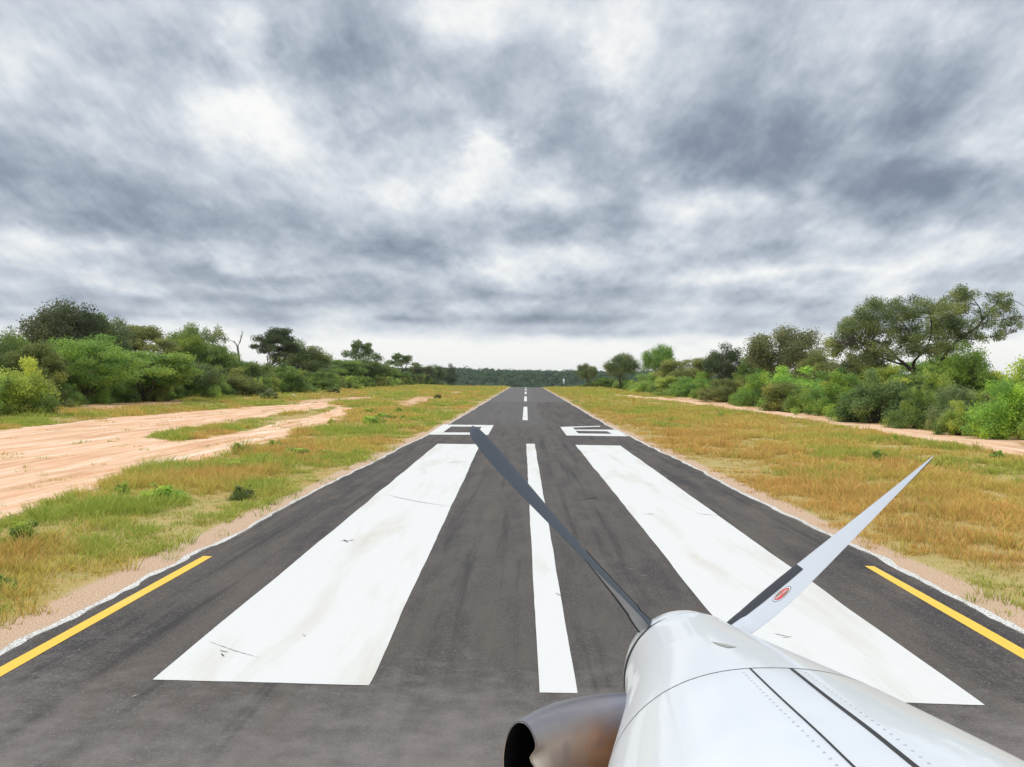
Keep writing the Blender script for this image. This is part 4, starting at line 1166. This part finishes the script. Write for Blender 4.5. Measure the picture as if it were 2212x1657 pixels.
# small flush vent on the nose
def vent():
    pts = [(1537, 1385.5), (1563, 1391), (1591, 1397.5), (1572, 1399.5), (1552, 1393)]
    out = []
    for (px, py) in pts:
        best = None
        for s in np.linspace(.3, 1.3, 101):
            th = np.linspace(.9, 2.2, 400); q = proj(sec(np.full(400, s), th, .0012) + np.array([HUB[0], HUB[1], 0]))
            d = np.hypot(q[:, 0] - px, q[:, 1] - py); k = d.argmin()
            if best is None or d[k] < best[0]: best = (d[k], s, th[k])
        out.append(sec(best[1], best[2], .0015))
    link('vent', mesh_np('vent', np.array(out), [[0, 1, 2, 3, 4]]), M_VENT, nose)
vent()
# spinner back plate and spinner
def lathe(name, prof, mat, parent=plane, n=64, zoff=0.0, gaps=False):
    V_ = []
    for (y, r_) in prof:
        for k in range(n):
            a = 2 * PI * k / n; V_.append((r_ * math.cos(a), y, HL[2] + r_ * math.sin(a)))
    F_ = []
    for i in range(len(prof) - 1):
        for k in range(n): F_.append([i * n + k, i * n + (k + 1) % n, (i + 1) * n + (k + 1) % n, (i + 1) * n + k])
    return link(name, mesh_np(name, np.array(V_), F_, True), mat, parent)
lathe('spinner_backplate', [(-.12, .0), (-.12, .258), (-.11, .265), (-.085, .265), (-.075, .258), (-.075, .0)], M_BLACK)
lathe('spinner', [(-.07, .26), (-.04, .26), (.05, .245), (.15, .20), (.25, .14), (.33, .07), (.37, .0)], simple('spinner_paint', (.7, .72, .74), .25, 0, 0, 30, .5))

# blades
def af(n=12):
    """airfoil outline: x from leading (+.35) to trailing (-.65) edge, upper then lower; returns (c, t, side)"""
    u = (1 - np.cos(np.linspace(0, PI, n))) / 2
    th = 5 * (.2969 * np.sqrt(u) - .126 * u - .3516 * u**2 + .2843 * u**3 - .1036 * u**4)
    return u, th
RB = np.array([.16, .24, .32, .42, .55, .70, .85, 1.0, 1.12, 1.22, 1.29, 1.325, 1.338])
CH = np.array([.085, .125, .175, .215, .240, .240, .232, .224, .210, .188, .150, .105, .04])
TH = np.array([.95, .55, .30, .19, .13, .10, .085, .075, .065, .06, .06, .06, .06])
def beta(r): return math.radians(np.interp(r, [.16, .35, .55, 1.335], [104, 99.5, 93.7, 72.5]))
def blade(ux, uz, tipfix, emblem=False):
    u_ = np.array([ux, 0, uz]); fwd = np.array([0, 1.0, 0])
    # clockwise seen from behind (camera side)
    tdir = np.array([uz, 0, -ux])
    rs = np.linspace(RB[0], RB[-1], 60); uu, th = af(14)
    def pt(r, uc, tt, side, off=0.0):
        c = np.interp(r, RB, CH); tk = np.interp(r, RB, TH); b = beta(r)
        e = tdir * math.cos(b) + fwd * math.sin(b); nn = -tdir * math.sin(b) + fwd * math.cos(b)
        camb = .03 * 4 * uc * (1 - uc) * (1 if tk < .3 else 0)
        return HL + u_ * r + e * c * (.38 - uc) + nn * (side * (tt * tk * c + off) - camb * c)
    V_ = []; n = len(uu)
    for r in rs:
        for k in range(n): V_.append(pt(r, uu[k], th[k], 1))
        for k in range(n - 2, 0, -1): V_.append(pt(r, uu[k], th[k], -1))
    m = 2 * n - 2; F_ = []; mi = []
    for i in range(len(rs) - 1):
        for k in range(m):
            F_.append([i * m + k, i * m + (k + 1) % m, (i + 1) * m + (k + 1) % m, (i + 1) * m + k]); mi.append(0 if k < n - 1 else 1)
    F_.append(list(range((len(rs) - 1) * m, len(rs) * m))); mi.append(0)
    me = mesh_np('propeller_blade', np.array(V_), F_, True); bl = link('propeller_blade', me, [M_SILVER, M_DGREY], plane)
    me.polygons.foreach_set('material_index', np.array(mi, np.int32))
    # rubber boot on the inner leading edge, both faces
    rb = np.linspace(.17, .64, 24); nk = 9; ub = (1 - np.cos(np.linspace(0, PI * .50, nk))) / 2
    tb = 5 * (.2969 * np.sqrt(ub) - .126 * ub - .3516 * ub**2 + .2843 * ub**3 - .1036 * ub**4)
    W_ = []
    for r in rb:
        fr_ = .84
        for k in range(nk - 1, 0, -1):
            q = ub[k] * fr_; tq = 5 * (.2969 * math.sqrt(q) - .126 * q - .3516 * q**2 + .2843 * q**3 - .1036 * q**4); W_.append(pt(r, q, tq, 1, .0022))
        p = pt(r, 0, 0, 1, 0); W_.append(p + (tdir * math.cos(beta(r)) + fwd * math.sin(beta(r))) * .0025)
        for k in range(1, nk):
            q = ub[k] * fr_; tq = 5 * (.2969 * math.sqrt(q) - .126 * q - .3516 * q**2 + .2843 * q**3 - .1036 * q**4); W_.append(pt(r, q, tq, -1, .0022))
    mm = 2 * nk - 1; G_ = []
    for i in range(len(rb) - 1):
        for k in range(mm - 1): G_.append([i * mm + k, i * mm + k + 1, (i + 1) * mm + k + 1, (i + 1) * mm + k])
    link('deicing_boot', mesh_np('deicing_boot', np.array(W_), G_, True), M_BLACK, bl)
    # root clamp
    A = Acc(); A.add(*tube(np.array([HL + u_ * .06, HL + u_ * .17, HL + u_ * .2]), [.062, .062, .05], 20)); link('blade_root', A.mesh('blade_root'), M_BLACK, bl)
    if emblem:
        def on(r, uc, off):
            tq = np.interp(uc, uu, th); return pt(r, uc, tq, 1, off)
        r0, u0 = .505, .60; a_, b_ = .042, .125
        def disc(name, k1, k0, off, mat, seg=48):
            Vd = []; Fd = []
            for i in range(seg):
                t = 2 * PI * i / seg
                Vd.append(on(r0 + a_ * k1 * math.cos(t), u0 + b_ * k1 * math.sin(t), off))
            if k0 == 0: Fd.append(list(range(seg)))
            else:
                for i in range(seg):
                    t = 2 * PI * i / seg; Vd.append(on(r0 + a_ * k0 * math.cos(t), u0 + b_ * k0 * math.sin(t), off))
                Fd = [[i, (i + 1) % seg, seg + (i + 1) % seg, seg + i] for i in range(seg)]
            return Vd, Fd
        mats = [simple('emblem_outline', (.08, .08, .09)), simple('emblem_white', (.8, .8, .8)), simple('emblem_red', (.62, .06, .055)), simple('emblem_bronze', (.24, .17, .09))]
        Vt = []; Ft = []; Mi = []
        for (k1, k0, off, m_) in ((1.10, 1.02, .0008, 0), (1.02, .90, .0008, 1), (.90, .84, .0008, 0), (.84, 0, .0008, 2)):
            Vd, Fd = disc('', k1, k0, off, None); b0 = len(Vt); Vt += Vd; Ft += [[q + b0 for q in f_] for f_ in Fd]; Mi += [m_] * len(Fd)
        # bronze lobes above and below the band of lettering
        for sg in (1, -1):
            Vd = []; 
            for i in range(15):
                t = (PI * .12 + PI * .42 * i / 14) + (0 if sg > 0 else PI); Vd.append(on(r0 + a_ * .8 * math.cos(t), u0 + b_ * .8 * math.sin(t), .0012))
            for i in range(15):
                t = (PI * .54 - PI * .42 * i / 14) + (0 if sg > 0 else PI); Vd.append(on(r0 + a_ * .62 * math.cos(t), u0 + b_ * .34 * math.sin(t), .0012))
            b0 = len(Vt); Vt += Vd; Ft.append([q + b0 for q in range(30)]); Mi.append(3)
        cu = bpy.data.curves.new('lettering', 'FONT'); cu.body = 'HARTZELL'; cu.size = 1.0; cu.align_x = 'CENTER'; cu.align_y = 'CENTER'
        to = bpy.data.objects.new('lettering', cu); C.objects.link(to); bpy.context.view_layer.update()
        tm = to.to_mesh(); xs_ = [v.co.x for v in tm.vertices]; wdt = max(xs_) - min(xs_); hh = max(v.co.y for v in tm.vertices)
        b0 = len(Vt)
        for v in tm.vertices:
            Vt.append(on(r0 + v.co.x / wdt * a_ * 1.52, u0 - v.co.y / hh * b_ * .26, .0016))
        for p_ in tm.polygons: Ft.append([b0 + q for q in p_.vertices]); Mi.append(1)
        to.to_mesh_clear(); bpy.data.objects.remove(to); bpy.data.curves.remove(cu)
        me = mesh_np('maker_emblem', np.array(Vt), Ft); o = link('maker_emblem', me, mats, bl); me.polygons.foreach_set('material_index', np.array(Mi, np.int32))
        o['label'] = 'small red oval emblem with white lettering'
    return bl
def tipdir(px, py):
    d = ray(px, py); t = HUB[1] / d[1]; p = np.array([d[0] * t, HUB[1], CAMH + d[2] * t]) - HUB; print('tip radius', np.hypot(p[0], p[2])); return math.atan2(p[2], p[0])
aL, aR = tipdir(1026, 930), tipdir(2013, 988)
print('blade angles', math.degrees(aL), math.degrees(aR))
for (a, e_) in ((aR, True), (aL, False), (aR - PI / 2, False), (aL + PI / 2, False)):
    blade(math.cos(a), math.sin(a), 0, e_)

# exhaust stacks
def mat_exhaust():
    m, t, b = new_mat('heat_tinted_steel')
    oc = t.add('ShaderNodeTexCoord').outputs['Object']
    u = t.attr('along').outputs['Fac']; v = t.attr('around').outputs['Fac']
    n = t.noise(oc, 6, 5, .6); n2 = t.noise(oc, 9, 3, .5, .3)
    uu_ = t.math('ADD', u, t.math('MULTIPLY', t.math('SUBTRACT', n, .5), .35))
    rp = t.add('ShaderNodeValToRGB', ins={0: uu_}); e = rp.color_ramp.elements
    e[0].position = 0; e[0].color = c4(.05, .05, .075); e[1].position = 1; e[1].color = c4(.74, .64, .54)
    for p_, c_ in ((.30, (.13, .12, .16)), (.42, (.34, .19, .11)), (.52, (.52, .29, .17)), (.68, (.56, .43, .34)), (.85, (.70, .59, .49))):
        k = e.new(p_); k.color = c4(*c_)
    col = t.mix(t.mapr(n2, .5, .7, 0, .45), rp.outputs[0], c4(.20, .19, .24))
    up = t.mapr(v, .25, .85, 0, .85, True)
    col = t.mix(up, col, c4(.26, .26, .29))
    col = t.mix(t.mapr(v, -.3, -.9, 0, .6, True), col, c4(.30, .24, .16))
    t.set(b.inputs['Base Color'], col); b.inputs['Metallic'].default_value = .85
    t.set(b.inputs['Roughness'], t.mapr(n2, .3, .7, .30, .48))
    return m
M_EXH = mat_exhaust(); M_SOOT = simple('soot', (.004, .004, .005), .95)
def exhaust(mirror):
    P4 = [(1470, 1600, 3.24), (1390, 1594, 3.32), (1300, 1593, 3.30), (1205, 1610, 3.15), (1143, 1640, 2.98), (1125, 1652, 2.93)]
    pts = []
    for (px, py, dep) in P4:
        d = ray(px, py); pts.append(np.array([0, 0, CAMH]) + d * dep / d[1] - np.array([HUB[0], HUB[1], 0]))
    pts = np.array(pts)
    u = np.linspace(0, 5, 41); Q = np.stack([np.interp(u, range(6), pts[:, k]) for k in range(3)], -1)
    for _ in range(30): Q[1:-1] = (Q[:-2] + 2 * Q[1:-1] + Q[2:]) / 4
    hh = np.interp(u, range(6), [.16, .158, .155, .148, .140, .137]); hw = np.interp(u, range(6), [.12, .12, .118, .100, .074, .066])
    notch = .50 * ss(u, 3.7, 5.0)**1.3
    if mirror: Q = Q * np.array([-1, 1, 1])
    N = 56
    TD = np.array([Q[min(i + 3, 40)] - Q[max(i - 3, 0)] for i in range(41)]); TD[:, 2] *= .2
    TD /= np.linalg.norm(TD, axis=1)[:, None]
    for _ in range(20): TD[1:-1] = (TD[:-2] + 2 * TD[1:-1] + TD[2:]) / 4
    TD /= np.linalg.norm(TD, axis=1)[:, None]
    def rings(shrink):
        V_ = []; AR = []
        for i in range(41):
            d = TD[i]
            up = np.array([0, 0, 1.0]); side = np.cross(d, up); side /= np.linalg.norm(side); up2 = np.cross(side, d)
            if mirror: side = -side
            for k in range(N):
                a = 2 * PI * k / N
                ca, sa = math.cos(a), math.sin(a)
                # side>0 : towards which flank? the pinch sits on the inner flank
                da = (a - (PI + .0) + PI) % (2 * PI) - PI
                g = math.exp(-((sa * 1.0 - .20) / .20)**2) if ca * INNER > 0 else 0
                w_ = (hw[i] - shrink) * ca * (1 - notch[i] * g); V_.append(Q[i] + side * w_ + up2 * (hh[i] - shrink) * sa); AR.append(sa)
        return np.array(V_), AR
    Vo, AR = rings(0); Vi, _ = rings(.004)
    ii = np.arange(41 * N).reshape(41, N); j = np.roll(ii, -1, 1)
    F_ = np.stack([ii[:-1], ii[1:], j[1:], j[:-1]], -1).reshape(-1, 4)
    rim = np.stack([ii[-1], j[-1], j[-1] + 41 * N, ii[-1] + 41 * N], -1)
    me = mesh_np('exhaust_stack', np.concatenate([Vo, Vi]), np.concatenate([F_, rim, F_[:, ::-1] + 41 * N]), True)
    fattr(me, 'along', np.concatenate([np.repeat(u / 5, N)] * 2)); fattr(me, 'around', np.concatenate([AR, AR]))
    o = link('exhaust_stack', me, [M_EXH, M_SOOT], plane)
    mi = np.zeros(len(me.polygons), np.int32); mi[len(F_) + len(rim):] = 1; me.polygons.foreach_set('material_index', mi)
    o['label'] = ('left' if not mirror else 'right') + ' heat stained exhaust stack'
INNER = -1
exhaust(False); exhaust(True)

# nose wheel under the cowling
def nose_gear():
    A = Acc(); A.add(*tube(np.array([(0, -1.7, 1.25), (0, -1.55, .75), (0, -1.5, .30)]), [.05, .045, .04], 14)); A.add(*tube(np.array([(-.14, -1.5, .30), (.14, -1.5, .30)]), [.025, .025], 12))
    leg = link('nose_gear_leg', A.mesh('nose_gear_leg'), simple('gear_paint', (.7, .7, .7), .4), plane)
    V_ = []; F_ = []; pr = [(-.08, .12), (-.085, .2), (-.075, .26), (-.04, .288), (0, .295), (.04, .288), (.075, .26), (.085, .2), (.08, .12)]
    for (xx, r_) in pr:
        for k in range(40):
            a = 2 * PI * k / 40; V_.append((xx, -1.5 + r_ * math.cos(a), .297 + r_ * math.sin(a)))
    for i in range(8):
        for k in range(40): F_.append([i * 40 + k, i * 40 + (k + 1) % 40, (i + 1) * 40 + (k + 1) % 40, (i + 1) * 40 + k])
    link('tyre', mesh_np('tyre', np.array(V_), F_, True), simple('tyre_rubber', (.03, .03, .03), .85), leg)
    V_ = []; F_ = []; pr = [(-.07, 0), (-.07, .06), (-.05, .1), (-.07, .13), (.07, .13), (.05, .1), (.07, .06), (.07, 0)]
    for (xx, r_) in pr:
        for k in range(32):
            a = 2 * PI * k / 32; V_.append((xx, -1.5 + r_ * math.cos(a), .297 + r_ * math.sin(a)))
    for i in range(7):
        for k in range(32): F_.append([i * 32 + k, i * 32 + (k + 1) % 32, (i + 1) * 32 + (k + 1) % 32, (i + 1) * 32 + k])
    link('rim', mesh_np('rim', np.array(V_), F_, True), simple('rim_alloy', (.6, .6, .6), .35, .7), leg)
nose_gear()
